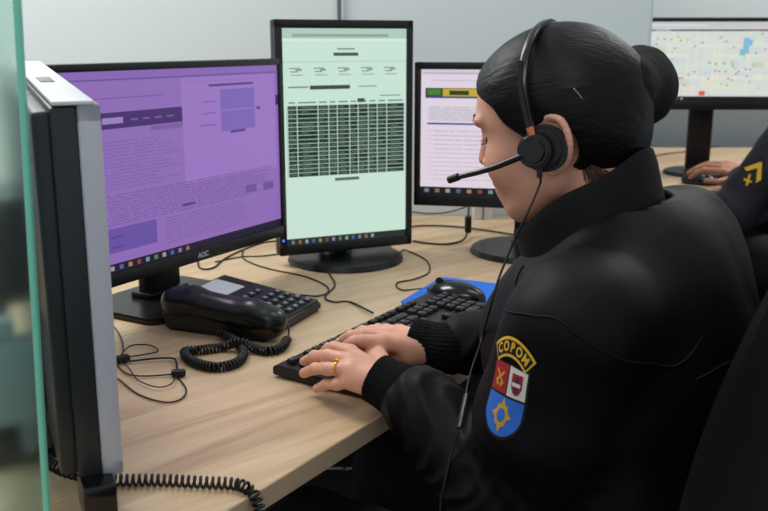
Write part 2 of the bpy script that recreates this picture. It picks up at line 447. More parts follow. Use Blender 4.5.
it.append((.59, .664, .65, .682, (60, 70, 64), 3))
nr = 17; y0, y1 = .325, .655; st = (y1-y0)/nr
it.append((.02, y0, .99, y1, (176, 204, 188), 2))
for j in range(nr):
    for i in range(10):
        it.append((cols[i]+.004, y0+st*j+st*.1, cols[i+1]-.004, y0+st*(j+1)-st*.06, GK if (i in (4, 5) or (i+j) % 5 < 2) else (38, 56, 46), 3))
        w = (cols[i+1]-cols[i])
        if rnd.random() < .8: it.append((cols[i]+w*.2, y0+st*j+st*.42, cols[i]+w*rnd.uniform(.5, .85), y0+st*j+st*.62, (96, 124, 106), 4))
it += [(.4, .298, .6, .312, (84, 104, 92), 2)]
it += [(0, 0, 1, .034, (30, 44, 40), 3)] + TB(.04, 13, 0, .034, .055)
cm, cz = monitor((-.079, 1.885), (.40, -.917), .302, .478, 1.013, 'black portrait monitor showing a green-white page with a dark table', it, G0,
    bez=(.016, .014, .017, .019), base_r=.126, base_off=.01, neck_w=.075, k=.98)
bm = BM(); cyl(bm, (-.1435, -.0065, cz-.482/2+.035), .0026, .001, rot=(R(90), 0, 0), seg=16); obj('power_light', bm, mat('blue_led', (20, 40, 255), emit=(90, 120, 255), estr=1.2), cm)
# --- white-pink page monitor
S0 = (226, 214, 226); SD_ = (160, 152, 170)
it = [(0, .955, 1, 1, (212, 204, 218)), (.05, .91, .95, .918, (200, 190, 205), 2), (.01, .967, .6, .975, (176, 168, 184), 2)]
it += [(.02, .785, .99, .855, (60, 74, 40), 2), (.03, .80, .09, .845, (70, 130, 60), 3), (.1, .79, .3, .85, (196, 170, 50), 3), (.13, .80, .22, .835, (40, 60, 30), 4), (.32, .795, .55, .845, (30, 40, 90), 3), (.02, .775, .99, .787, (60, 70, 150), 4)]
it += textlines(.04, .9, .60, .72, 6, (196, 186, 200), .9, .4)
it += [(.03, .565, .98, .58, (78, 88, 160), 3), (.03, .595, .98, .70, (214, 206, 220), 1)]
for i in range(12): it.append((.03, .12+.036*i, .98, .123+.036*i, (190, 180, 196), 2))
it += textlines(.06, .9, .12, .54, 12, (204, 194, 208), .5, .25)
it += [(0, 0, 1, .06, (22, 22, 30), 3)] + TB(.02, 20, 0, .06, .05)
wm3, wz = monitor((.312, 1.935), (-.20, -.98), .50, .312, 1.010, 'black monitor showing a pale pink-white page behind the face of the seated woman', it, S0,
    bez=(.014, .014, .015, .026), base_r=.126, base_off=.03, neck_w=.06, k=.95)
bm = BM(); box(bm, (.035, -.075, .0135), (.035, .02, .001)); obj('base_label', bm, label_white, wm3)
for n, px in (('power_brick', 0),):
    pass
# --- map monitor
it = [(0, .92, 1, 1, (198, 202, 206)), (.04, .95, .45, .965, (226, 228, 230), 2), (0, .885, 1, .905, (28, 28, 34), 3), (.11, .888, .21, .9, (190, 190, 196), 4), (.75, .888, .8, .9, (170, 50, 60), 4)]
it.append((0, .06, 1, .885, (214, 221, 214)))
cl = [(200, 214, 196), (226, 224, 206), (204, 216, 222), (222, 214, 210), (212, 226, 206)]
for i in range(60):
    x, y = rnd.random(), rnd.uniform(.08, .8); w, h = rnd.uniform(.04, .16), rnd.uniform(.03, .12)
    it.append((x, y, x+w, min(y+h, .88), cl[i % 5], 2))
for i in range(26):
    x = rnd.random(); y = rnd.uniform(.08, .8)
    if i % 2: it.append((x, .07, x+.004, .88, (232, 232, 226), 3))
    else: it.append((0, y, 1, y+.006, (232, 232, 226), 3))
it += [(.70, .60, .74, .80, (130, 190, 222), 4), (.73, .7, .76, .78, (130, 190, 222), 4), (.68, .58, .72, .66, (130, 190, 222), 4)]
for i in range(70):
    x, y = rnd.uniform(.05, .95), rnd.uniform(.1, .84)
    it.append((x, y, x+.014, y+.02, rnd.choice([(120, 140, 130), (140, 150, 170), (210, 130, 110), (200, 180, 90), (110, 160, 130)]), 5))
it += [(.43, .07, .47, .13, (226, 90, 80), 6)]
it += [(0, 0, 1, .06, (24, 26, 34), 5)] + TB(.03, 9, 0, .06, .035, 6)
mm, mz = monitor((1.125, 3.16), (-.05, -1), .54, .310, 1.133, 'black monitor showing a street map on the background desk at right', it, (214, 221, 214),
    bez=(.016, .016, .014, .03), base_r=.13, base_off=.03, neck_w=.085, k=.95)
# --- silver framed monitor seen from its back at left
def back_monitor():
    p0 = Vector((-.264, .803)); dr = Vector((-.43, .903)).normalized(); W, H = .47, .364
    nb = Vector((-dr.y, dr.x))     # back side normal, towards the camera's left
    if nb.x > 0: nb = -nb
    zc = .987
    c = p0 + dr*W/2
    a = math.atan2(dr.y, dr.x)     # local x runs away from the viewer; local +y is the back side
    t = empty('monitor', (c.x, c.y, .75), a, 'silver-framed monitor seen from behind at the left beside the glass partition', 'monitor')
    rl = R(-3.0)
    T = M4((0, 0, zc-.75), (0, rl, 0))
    # local: x along width (near edge at -W/2), y+ = back
    bm = BM()
    for (cx, cz, sx, sz) in ((0, H/2-.009, W, .018), (0, -H/2+.009, W, .018), (-W/2+.009, 0, .018, H), (W/2-.009, 0, .018, H)):
        box(bm, (cx, -.002, cz), (sx, .020, sz), .003, 2)
    bm.transform(T); obj('silver_frame', bm, [grey_plastic], t)
    bm = BM(); box(bm, (0, .0195, 0), (W-.004, .023, H-.004), .003, 2); box(bm, (0, .037, 0), (W-.012, .018, H-.012), .005, 3, taper=None)
    for sx in (-1, 1):
        for sz in (-1, 1): cyl(bm, (sx*(W/2-.032), .0455, sz*(H/2-.05)), .003, .002, rot=(R(90), 0, 0), seg=12)
    bm.transform(T); obj('back_housing', bm, black_back, t)
    bm = BM(); box(bm, (0, .011, H/2+.0012), (W, .036, .004), .0012); bm.transform(T); obj('top_cover', bm, pale_plastic, t)
    bm = BM(); box(bm, (-W/2+.20, .014, H/2+.0034), (.05, .014, .0016), .0005); bm.transform(T); obj('top_latch', bm, mat('latch_grey', (120, 120, 124), .5), t)
    display('screen', W-.036, H-.036, [(0, 0, 1, .05, (20, 24, 40))], 0, -.008, 0, t, (60, 66, 84), .5).data.transform(T)
    bm = BM(); box(bm, (.02, .085, .13), (.09, .03, .26), .006); box(bm, (.02, .065, zc-.75), (.12, .04, .12), .006); obj('stand_neck', bm, black, t)
    bm = BM(); prism(bm, rrect(.18, .13, .03, cy=.085, cx=.02), 0, .014, .004); obj('stand_base', bm, black_gloss, t)
    bm = BM(); box(bm, (-W/2+.14, .075, -H/2+.06), (.04, .055, .09), .005); box(bm, (-W/2+.14, .085, -H/2+.115), (.022, .03, .03), .004); bm.transform(T); obj('cable_plug', bm, mat('plug_pale', (176, 184, 192), .5), t)
    bm = BM(); box(bm, (-W/2+.004, .014, -H/2-.016), (.05, .032, .04), .004); bm.transform(T); obj('speaker_bar', bm, black_gloss, t)
    return t
back_monitor()

# ================================================================== DESK THINGS
KX = Vector((.527, .85, 0)); KF = Vector((-.85, .527, 0))      # keyboard length axis (her right) / away from her
ka = math.atan2(KX.y, KX.x)
bl = at(272, 367, .765); kc = bl + KX*.2265 - KF*.0775
kb = empty('keyboard', (kc.x, kc.y, .75), ka, 'full-size black keyboard under the hands of the seated woman', 'keyboard')
bm = BM(); KW, KD = .453, .155
prof = [(-KD/2, .000), (-KD/2, .009), (-KD/2+.006, .012), (KD/2-.012, .019), (KD/2, .016), (KD/2, .004)]
t = bmesh.new(); rings = []
for xx in (-KW/2, KW/2): rings.append([t.verts.new((xx, y, z)) for y, z in prof])
for i in range(6): t.faces.new((rings[0][i], rings[0][(i+1) % 6], rings[1][(i+1) % 6], rings[1][i]))
t.faces.new(rings[0]); t.faces.new(rings[1][::-1]); bmesh.ops.recalc_face_normals(t, faces=t.faces[:])
bmesh.ops.bevel(t, geom=t.edges[:], offset=.0018, segments=2, affect='EDGES'); add_mesh(bm, t, Matrix.Identity(4)); obj('housing', bm, black, kb)
key_cache = {}
def key(x, y, w, d=.0162):
    kk = (round(w, 4), round(d, 4))
    z = .0125 + (y + KD/2)*.05
    if kk not in key_cache:
        bm = BM(); box(bm, (0, 0, .0035), (w, d, .007), .0016, 2, taper=(.86, .84)); box(bm, (-w*.16, d*.12, .00702), (.0042, .0046, .0002), mi=1); o = obj('key', bm, [key_mat, mat('key_glyph', (92, 94, 98), .6)], kb); key_cache[kk] = o
    else:
        o = key_cache[kk].copy(); COL.objects.link(o); o.parent = kb
    o.location = (x, y, z); o.rotation_euler = (R(2.9), 0, 0)
U_ = .019; x0 = -KW/2 + .012
rows = [(0, [1]*13 + [2]), (1, [1.5] + [1]*12 + [1.5]), (2, [1.75] + [1]*11 + [2.25]), (3, [1.25] + [1]*11 + [2.75]), (4, [1.25, 1.25, 1.25, 6.25, 1.25, 1.25, 1.25, 1.25])]
yt = KD/2 - .044
for r, ws in rows:
    x = x0
    for w in ws:
        key(x + w*U_/2, yt - r*U_, w*U_ - .0018); x += w*U_
yf = KD/2 - .021
for i, xx in enumerate([0, 2, 3, 4, 5, 6.5, 7.5, 8.5, 9.5, 11, 12, 13, 14]): key(x0 + (xx+.5)*U_, yf, U_-.0018, .013)
xn = x0 + 15*U_ + .009
for i in range(3):
    key(xn + (i+.5)*U_, yf, U_-.0018, .013); key(xn + (i+.5)*U_, yt, U_-.0018); key(xn + (i+.5)*U_, yt-U_, U_-.0018); key(xn + (i+.5)*U_, yt-4*U_, U_-.0018)
key(xn + 1.5*U_, yt-3*U_, U_-.0018)
xp = xn + 3*U_ + .008
for j in range(4):
    for i in range(4 if j < 2 else 3): key(xp + (i+.5)*U_, yt - j*U_, U_-.0018)
key(xp + U_, yt-4*U_, 2*U_-.0018); key(xp + 2.5*U_, yt-4*U_, U_-.0018)
# one-object cable with keyboard
def cable(name, pts, r, label, cat='cable', group=None, m=rubber, n=7):
    bm = BM(); tube(bm, pts, r, n, 8); return tag(obj(name, bm, m, angle=180), label, cat, group)
bm = BM(); kp = desk_pts([(331, 262), (329, 272), (335, 285), (325, 297), (334, 302), (350, 302), (373, 316)]); kp[-1].z = .757
tube(bm, [kb.matrix_basis.inverted() @ p for p in kp], .0019, 7, 8); obj('cable', bm, rubber, kb, angle=180)

# mouse pad + mouse
ma = at(440, 277, .752); mb_ = at(499, 284, .752)
dirx = (mb_ - ma); dirx.z = 0; 
pad = empty('mouse_pad', (0, 0, 0), 0, 'bright blue mouse pad lying at the right end of the keyboard', 'mouse pad')
KX2 = Vector((.53, .848, 0)); 
u_ = Vector((.9, -.437, 0)); pc = ma + u_*.112 - Vector((.41, .912, 0))*.10
bm = BM(); prism(bm, rrect(.225, .20, .012), 0, .0030, .0006, 1); pm_o = obj('pad', bm, blue_pad, pad)
pm_o.name = 'cloth_surface'; pad.location = (pc.x+.0, pc.y+.0, .75); pad.rotation_euler = (0, 0, math.atan2(-.437, .9))
mo = empty('mouse', at(456, 301, .753), math.atan2(KX.y, KX.x) , 'black computer mouse on the blue mouse pad', 'mouse')
ms = SD(); ms.el((0, .0, .010), (.031, .058, .027), k=.004)
msd = lambda P: -P[:, 2] + .0
V, Fq = net_mesh(ms, (-.05, -.08, -.03), (.05, .08, .06), .0022, extra=lambda P: -P[:, 2])
link('shell', mesh_np('shell', V, Fq), black_gloss, mo, angle=60)
bm = BM(); cyl(bm, (0, .034, .0315), .008, .006, rot=(0, R(90), 0), seg=20, bev=.001); obj('scroll_wheel', bm, rubber, mo)
bm = BM(); tube(bm, [(0, .006, .0372), (0, .03, .0345), (0, .055, .019)], .0006, 6, 6); obj('button_seam', bm, rubber, mo, angle=180)
mc_ = [mo.matrix_basis.inverted() @ p for p in desk_pts([(389, 238), (387, 243), (398, 253), (405, 250), (426, 260), (429, 272), (415, 279), (397, 283), (402, 290), (425, 288.5), (440, 289, .766)])]
bm = BM(); tube(bm, mc_, .0017, 7, 8); obj('cable', bm, rubber, mo, angle=180)

# telephone
ph_f = Vector((-.925, .380, 0)); ph_r = Vector((.380, .925, 0)); PW, PD_ = .20, .20
pcen = Vector((-.2395, 1.4655, .75))
ph = empty('telephone', (pcen.x, pcen.y, .75), math.atan2(ph_r.y, ph_r.x), 'black corded desk telephone with a keypad in front of the purple screen', 'telephone')
def wedge(bm, w, d, h0, h1, cx=0, cy=0, bev=.006):
    t = bmesh.new(); pr = [(-d/2, 0), (-d/2, h0), (d/2, h1), (d/2-.012, 0)]
    rg = [[t.verts.new((cx+xx, cy+y, z)) for y, z in pr] for xx in (-w/2, w/2)]
    for i in range(4): t.faces.new((rg[0][i], rg[0][(i+1) % 4], rg[1][(i+1) % 4], rg[1][i]))
    t.faces.new(rg[0]); t.faces.new(rg[1][::-1]); bmesh.ops.recalc_face_normals(t, faces=t.faces[:])
    bmesh.ops.bevel(t, geom=t.edges[:], offset=bev, segments=3, affect='EDGES'); add_mesh(bm, t, Matrix.Identity(4))
bm = BM(); wedge(bm, PW, PD_, .018, .046, bev=.005); obj('body', bm, black, ph)
sl = math.atan((.046-.018)/PD_)
def onph(x, y, dz=0): return (x, y, .018 + (y+PD_/2)*math.tan(sl) + dz)
for j in range(4):
    for i in range(3):
        x, y = .012 + i*.0215, -.082 + j*.0195
        if i == j == 0:
            bm = BM(); box(bm, (0, 0, .002), (.0145, .0105, .004), .0014, 2, mi=0); box(bm, (0, 0, .0042), (.005, .005, .0004), mi=1); k0 = obj('key', bm, [key_grey, legend], ph)
        else: k0 = k0.copy(); COL.objects.link(k0); k0.parent = ph
        k0.location = onph(x, y, -.0003); k0.rotation_euler = (sl, 0, 0)
for j in range(4):
    k0 = k0.copy(); COL.objects.link(k0); k0.parent = ph; k0.location = onph(.078, -.082 + j*.0195, -.0003); k0.rotation_euler = (sl, 0, 0)
for j in range(3):
    k0 = k0.copy(); COL.objects.link(k0); k0.parent = ph; k0.location = onph(.014 + j*.0215, .004, -.0003); k0.rotation_euler = (sl, 0, 0)
bm = BM(); box(bm, (0, 0, 0), (.066, .058, .0012), .0004, 1); lo = obj('name_card', bm, label_white, ph); lo.location = onph(.030, .062, .0008); lo.rotation_euler = (sl, 0, 0)
# handset
hs = SD()
hx = -.083
hs.rc((hx, -.104, .032), (hx, -.070, .040), .021, .021, .014).rc((hx, -.075, .042), (hx, .040, .054), .0175, .0175, .02).rc((hx, .040, .053), (hx, .078, .046), .021, .021, .014)
for dx in (-.010, .010): hs.rc((hx+dx, -.100, .034), (hx+dx, .072, .050), .017, .017, .01)
hs.rc((hx, -.098, .027), (hx, -.082, .026), .023, .021, .012).rc((hx, .070, .042), (hx, .058, .040), .023, .021, .012)
V, Fq = net_mesh(hs, (hx-.06, -.15, .0), (hx+.06, .13, .13), .0025)
link('handset', mesh_np('handset', V, Fq), mat('handset_plastic', (16, 16, 17), .3), ph, angle=180)
ip = ph.matrix_basis.inverted()
cp = desk_pts([(217, 331, .765), (232, 338, .758), (243, 350), (238, 362), (215, 367), (192, 361), (185, 352), (200, 350), (222, 347), (240, 342, .766), (256, 349), (270, 351), (282, 347), (288, 338, .760)], .7575)
bm = BM(); coil(bm, [ip @ p for p in cp], .0058, .0021, .0053); obj('coiled_cord', bm, rubber, ph, angle=180)
bm = BM(); tube(bm, [ip @ p for p in desk_pts([(288, 338, .760), (289, 330, .766), (287, 322, .772)])], .0017, 7); obj('cord_end', bm, rubber, ph, angle=180)
bm = BM(); tube(bm, [ip @ p for p in desk_pts([(243, 250), (244, 259), (266, 268), (303, 276), (325, 285), (328, 292), (318, 296), (300, 295, .757)])], .0017, 7, 8); obj('line_cable', bm, rubber, ph, angle=180)

# loose cables
cable('cable', desk_pts([(150, 262), (180, 256), (196, 258), (200, 268), (213, 268), (226, 258), (245, 249), (262, 243), (276, 241)]), .0022, 'black cable curling on the desk behind the phone, nearest the purple monitor')
cable('cable', desk_pts([(215, 262), (240, 257), (262, 256), (286, 253)]), .0016, 'thin straight black cable between the purple monitor and the portrait monitor base')
cable('cable', [at(413, 241, .7525), at(430, 243.5, .7525), at(448, 244, .7525), at(463, 240, .756), at(468, 231, .766)], .0026, 'thick black cable on the desk ending in a plug between the portrait and pink-white monitors')
pl = empty('cable_plug', at(468, 231, .766), 0, 'black plug hanging below the monitor with the pink-white page', 'plug')
bm = BM(); box(bm, (0, 0, .016), (.016, .016, .042), .005, 3); obj('plug_body', bm, rubber, pl)
bm = BM(); tube(bm, [(0, 0, .034), (.002, .02, .06), (.004, .05, .1), (.02, .07, .13)], .0026, 7); obj('plug_cable', bm, rubber, pl, angle=180)
cable('cable', [Vector((.02, 2.2, .754)), Vector((.10, 2.24, .754)), Vector((.2, 2.22, .754)), Vector((.33, 2.12, .754))], .0024, 'black cable lying along the back of the desk near the wall')
cable('cable', [Vector((.0, 2.3, .79)), Vector((.12, 2.31, .772)), Vector((.2, 2.31, .785)), Vector((.27, 2.25, .83))], .002, 'thin black cable hanging in front of the wall behind the plug', m=mat('grey_cable', (60, 62, 66), .5))
# wall socket post behind
sk = empty('cable_duct', (.262, 2.365, .75), 0, 'slim white vertical cable duct against the wall behind the pink-white monitor', 'cable duct')
bm = BM(); box(bm, (0, 0, .09), (.05, .05, .18), .003); obj('duct_body', bm, pale_plastic, sk)
bm = BM(); box(bm, (0, -.0255, .09), (.004, .002, .18)); obj('duct_seam', bm, dk, sk)
# tangled headset wire
tw = empty('tangled_wire', at(150, 370, .75), 0, 'tangle of thin black wires with small plugs on the desk left of the phone', 'cable')
it_ = tw.matrix_basis.inverted(); 
def strand(pts, r, z): 
    bm = BM(); tube(bm, [it_ @ p for p in desk_pts(pts, z)], r, 6, 9); obj('strand', bm, rubber, tw, angle=180)
strand([(100, 322), (113, 326), (122, 340), (123, 355)], .0011, .7522)
strand([(119, 357), (130, 346), (149, 345), (158, 351), (141, 355), (125, 357)], .0011, .7535)
strand([(118, 360), (130, 361), (149, 359), (170, 358), (176, 361), (177, 373)], .0016, .7545)
strand([(104, 356), (116, 365), (128, 374), (146, 376), (176, 374)], .0013, .7530)
strand([(104, 372), (117, 378), (138, 394), (164, 402), (181, 399), (186, 389), (177, 376)], .0012, .7520)
strand([(120, 362), (128, 367), (138, 380), (157, 387), (171, 384), (177, 375)], .0010, .7550)
bm = BM(); box(bm, it_ @ at(178.5, 373, .756), (.020, .011, .010), .003, 2, rot=(0, 0, R(10))); obj('wire_plug', bm, rubber, tw)
bm = BM(); box(bm, it_ @ at(121, 359, .756), (.026, .014, .011), .004, 2, rot=(0, 0, R(40))); obj('inline_clip', bm, rubber, tw)
# near coiled cord
nc = desk_pts([(40, 455, .765), (62, 470, .760), (95, 478, .757), (122, 480), (160, 480), (200, 482), (235, 484), (248, 489, .757)], .7570)
e_ = at(256, 498, .748); nc += [e_, Vector((e_.x+.008, e_.y-.012, .725)), Vector((e_.x+.016, e_.y-.016, .69)), Vector((e_.x+.02, e_.y-.012, .62)), Vector((e_.x+.02, e_.y, .5))]
bm = BM(); coil(bm, nc, .0054, .0017, .0066); tag(obj('coiled_cable', bm, rubber, angle=180), 'black coiled cord lying over the near desk edge below the silver-framed monitor', 'cable')

# ================================================================== PERSON
Nk = Vector((.264, 1.034, .96)); FW = Vector((-.848, .53, 0)); RT = Vector((.53, .848, 0)); ZZ = Vector((0, 0, 1))
def T(f, r, u): return Nk + FW*f + RT*r + ZZ*u
AX = np.array([list(FW), list(RT), [0, 0, 1.]])
# head frame
Hc = Vector((.215, 1.063, 1.095)); pitch = R(11)
F0 = Vector((-.90, .43, 0)).normalized(); Lh = Vector((-F0.y, F0.x, 0)); Lh = Lh if Lh.y < 0 else -Lh
Fh = (F0*math.cos(pitch) - ZZ*math.sin(pitch)).normalized(); Uh = (F0*math.sin(pitch) + ZZ*math.cos(pitch)).normalized()
HX = np.array([list(Fh), list(Lh), list(Uh)])
def Hd(f, l, u): return Hc + Fh*f + Lh*l + Uh*u
def hrot(ry=0, rz=0):
    m = Euler((0, ry, rz)).to_matrix(); return (np.array(m).T @ HX)
def lerp(a, b, t): return Vector(a).lerp(Vector(b), t)

def finger(sd, mcp, pip, tip, r=(.0098, .0088, .0070), up=ZZ, wr=None):
    mcp, pip, tip = Vector(mcp), Vector(pip), Vector(tip)
    d = lerp(pip, tip, .52) + up*.0035
    sd.rc(mcp, pip, r[0], r[1], .006); sd.rc(pip, d, r[1], (r[1]+r[2])/2, .004); sd.rc(d, tip, (r[1]+r[2])/2, r[2], .004)
    return d
# left hand (near), right hand (far)
LH = dict(index=(at(350, 352, .812), at(334, 348, .812), at(322, 354, .782)),
          middle=(at(351, 360, .814), at(327, 356, .812), at(304, 361.5, .782)),
          ring=(at(352, 369, .809), at(328, 369, .804), at(304, 373, .779)),
          little=(at(354, 380, .797), at(337, 384.5, .788), at(317, 388.5, .768)))
LW = Vector((.024, 1.036, .790))
RH = dict(index=(at(385, 341, .812), at(363, 341, .811), at(343.5, 348, .782)),
          middle=(at(388, 336, .812), at(364, 334, .811), at(339, 342, .783)),
          ring=(at(393, 333, .806), at(372, 331, .803), at(353, 335, .781)),
          little=(at(400, 331, .799), at(386, 329, .795), at(370, 331.5, .779)))
RW = Vector((.090, 1.172, .799))
LE = Vector((.150, .925, .705)); RE = Vector((.315, 1.255, .80))
LS = T(-.02, -.168, -.035); RS = T(-.02, .168, -.035)
body = SD()
# torso and legs
body.el(T(-.01, 0, -.15), (.095, .15, .15), AX, .03).el(T(-.04, 0, -.33), (.09, .13, .14), AX, .04).el(T(-.06, 0, -.46), (.11, .165, .10), AX, .04)
body.rc(T(-.025, -.15, -.045), T(-.025, .15, -.045), .045, .045, .03)
for s, S_, E_, W_ in ((-1, LS, LE, LW), (1, RS, RE, RW)):
    body.rc(S_, E_, .046, .038, .02).rc(E_, W_, .038, .025, .012)
    hip = T(-.05, s*.09, -.47); kn = T(.36, s*.12, -.43); an = T(.30, s*.12, -.88); toe = T(.46, s*.13, -.925)
    body.rc(hip, kn, .075, .055, .03).rc(kn, an, .052, .036, .02).rc(an, toe, .035, .028, .02)
# hands
def hand(sd, W, H, E, thumb):
    for i, k in enumerate(('index', 'middle', 'ring', 'little')):
        m, p, t_ = H[k]; rr = {'index': (.0098, .0088, .0070), 'middle': (.0098, .0088, .0072), 'ring': (.0094, .0083, .0068), 'little': (.0084, .0074, .0060)}[k]
        base = lerp(W, m, .18)
        sd.rc(base, Vector(m) - ZZ*.003, .017, .0118, .012)
        finger(sd, m, p, t_, rr)
    sd.rc(W, lerp(W, E, .25), .024, .027, .012)
    a, b_, c_ = thumb
    sd.rc(lerp(W, a, .3), a, .015, .0145, .012); sd.rc(a, b_, .0135, .0105, .006); sd.rc(b_, c_, .0105, .0085, .004)
LT = (at(378, 360, .794), at(362, 348, .783), at(349, 342, .781))
RTb = (at(411, 354, .793), at(396, 356, .786), at(379, 354.5, .781))
hand(body, LW, LH, LE, LT); hand(body, RW, RH, RE, RTb)
# neck + head
body.rc(T(-.035, 0, -.03), Hd(-.028, 0, -.035), .062, .054, .03)
def he(f, l, u, r, k=.012, op=1, rot=None): body.el(Hd(f, l, u), r, HX if rot is None else rot, k, op)
he(.003, 0, .045, (.086, .072, .080), .03)
he(.04, 0, .045, (.060, .063, .060), .02)
he(.040, 0, -.018, (.054, .054, .068), .02)
body.rc(Hd(.012, .050, -.043), Hd(.060, .018, -.070), .016, .016, .02); body.rc(Hd(.012, -.050, -.043), Hd(.060, -.018, -.070), .016, .016, .02)
he(.064, 0, -.068, (.019, .021, .017), .012)
for s in (-1, 1):
    he(.060, s*.036, -.012, (.028, .021, .026), .02)
    he(.094, s*.031, .024, (.013, .016, .010), .010, -1)
    he(.074, s*.031, .024, (.013, .0135, .0115), .004)
    he(.087, s*.026, .041, (.011, .024, .0075), .010)
body.rc(Hd(.090, 0, .032), Hd(.103, 0, -.006), .0068, .0084, .009)
for s in (-1, 1): he(.094, s*.0100, -.0110, (.009, .0068, .0065), .005)
he(.073, 0, -.042, (.018, .027, .022), .014)
he(.0865, 0, -.0365, (.0075, .021, .0055), .004); he(.0845, 0, -.0465, (.0080, .019, .0062), .004)
he(.094, 0, -.0415, (.010, .022, .0010), .003, -1)
# ears
for s in (-1, 1):
    hp = [(.014, .070, .010), (.010, .076, .026), (-.004, .083, .034), (-.020, .088, .028), (-.026, .089, .008), (-.021, .084, -.012), (-.008, .077, -.026), (.004, .073, -.028)]
    hp = [tuple(v) for v in catmull(hp, 3)]
    for i in range(len(hp)-1):
        a_, b_ = hp[i], hp[i+1]; body.rc(Hd(a_[0], s*(a_[1]-.004), a_[2]), Hd(b_[0], s*(b_[1]-.004), b_[2]), .0036, .0036, .003)
    he(-.007, s*.075, .004, (.018, .006, .028), .005)
def joined(parts):
    Vs, Fs, o = [], [], 0
    for V, F_ in parts: Vs.append(V); Fs.append(F_ + o); o += len(V)
    return np.concatenate(Vs), np.concatenate(Fs)
headbox = lambda P: .985 - P[:, 2]
parts = []
hc = np.array(list(Hc))
neck_z = 1.0
in_head = lambda P: np.maximum(.955 - P[:, 2], -1)
parts.append(net_mesh(body, (.05, .90, .955), (.36, 1.22, 1.28), .0021, extra=lambda P: np.maximum(.972 - P[:, 2], np.linalg.norm(P - hc, axis=1) - .19)))
for W_, H_, E_ in ((LW, LH, LE), (RW, RH, RE)):
    c_ = np.array(list(H_['middle'][0])); w = np.array(list(W_)); ed = (np.array(list(E_)) - w); ed /= np.linalg.norm(ed)
    parts.append(net_mesh(body, c_ - .13, c_ + .13, .0016, extra=lambda P, w=w, ed=ed: np.maximum((P-w)@ed - .02, np.linalg.norm(P-w, axis=1)-.17)))
def rest(P):
    d = np.maximum(-1, P[:, 2] - .985)
    for W_, E_ in ((LW, LE), (RW, RE)):
        w = np.array(list(W_)); ed = (np.array(list(E_)) - w); ed /= np.linalg.norm(ed)
        d = np.maximum(d, np.minimum(.17 - np.linalg.norm(P-w, axis=1), .012 - (P-w)@ed))
    return d
parts.append(net_mesh(body, (-.25, .62, 0), (.65, 1.55, 1.02), .005, extra=rest))
V, Fq = joined(parts)
me = mesh_np('body', V, Fq)
woman = empty('person', (T(-.06, 0, 0).x, T(-.06, 0, 0).y, 0), 0, 'seated woman with a black hair bun in a black jacket, typing and wearing a headset', 'person')
wi = woman.matrix_basis.inverted()
me.transform(wi)
ob = link('body', me, [skin, lip, nail], woman, angle=180)
cen = np.zeros(len(me.polygons)*3, np.float32); me.polygons.foreach_get('center', cen); cen = cen.reshape(-1, 3) + np.array(list(woman.location))
nr_ = np.zeros(len(me.polygons)*3, np.float32); me.polygons.foreach_get('normal', nr_); nr_ = nr_.reshape(-1, 3)
hl = (cen - hc)@HX.T
mi = np.zeros(len(cen), np.int32)
mi[(hl[:, 0] > .076) & (np.abs(hl[:, 1]) < .021) & (hl[:, 2] < -.0325) & (hl[:, 2] > -.0515)] = 1
for H_, W_ in ((LH, LW), (RH, RW)):
    for k in H_:
        tp = np.array(list(H_[k][2])); dr_ = tp - np.array(list(H_[k][1])); dr_ /= np.linalg.norm(dr_)
        c_ = tp + np.array([0, 0, .005]); v = cen - c_
        mi[(np.abs(v@dr_) < .0055) & (np.linalg.norm(v - np.outer(v@dr_, dr_), axis=1) < .0052) & (nr_[:, 2] > .45)] = 2
me.polygons.foreach_set('material_index', mi)
def wlink(name, me_, m, parent=woman, **k):
    """mesh given in world coordinates, parented to the woman"""
    me_.transform(wi); return link(name, me_, m, parent, **k)
def wobj(name, bm, m, parent=woman, **k):
    bm.transform(wi); return obj(name, bm, m, parent, **k)

# ---- hair
hair = SD()
def hh(f, l, u, r, k=.012, op=1): hair.el(Hd(f, l, u), r, HX, k, op)
hh(.0, 0, .047, (.094, .080, .091), .03)
hh(-.030, 0, .032, (.060, .075, .078), .03)
hh(.038, 0, .056, (.061, .068, .057), .03)
hh(-.050, 0, .004, (.042, .052, .055), .03)
D_ = 1.075
bp_ = EYE + ray(645, 86)*(D_/(ray(645, 86).dot(Vector((0, _c, -_s)))))
hair.rc(Hd(-.050, 0, .050), Vector(bp_) + Fh*.022, .052, .030, .02)
def hcut(P):
    q = (P - hc)@HX.T; f, l, u = q[:, 0], q[:, 1], q[:, 2]
    d1 = np.array([.070, .085]); d1 /= np.linalg.norm(d1)
    wav = .003*np.sin(l*90) + .002*np.sin(u*140)
    A = ((f - .015)*d1[1] - (u + .004)*d1[0]) + wav + np.maximum(0, .055-np.abs(l))*.32     # keep behind
    B = -((u + .010) + (f + .008)*(-.80)) *.78 + wav*.5
    B = np.where(f < -.008, -((u + .012) - (f + .008)*1.15)*.66, -(u+.012)) + wav*.5
    earc = .026 - np.sqrt(((f+.004)*.95)**2 + ((u-.000)*.85)**2 + np.maximum(0, .06-np.abs(l))**2*4)
    return np.maximum(np.maximum(A, B), earc)
bunc = Vector((0, 0, 0)); 
def hdisp(P, d):
    q = (P - hc)@HX.T; bc = np.array([-.10, 0, .055]); v = q - bc
    th = np.arctan2(v[:, 1], v[:, 2] + 1e-6); rr = np.linalg.norm(v[:, 1:], axis=1)
    w = np.clip(rr/.05, 0, 1)
    return w*(.0008*vn(q*np.array([.3, 1, 1]), 110, 3) + .0015*vn(q, 22, 5))
hair.disp = hdisp; hair.dmax = .002
V, Fq = net_mesh(hair, (.03, .88, .95), (.37, 1.24, 1.30), .0020, extra=hcut)
hm = mesh_np('hair', V, Fq)
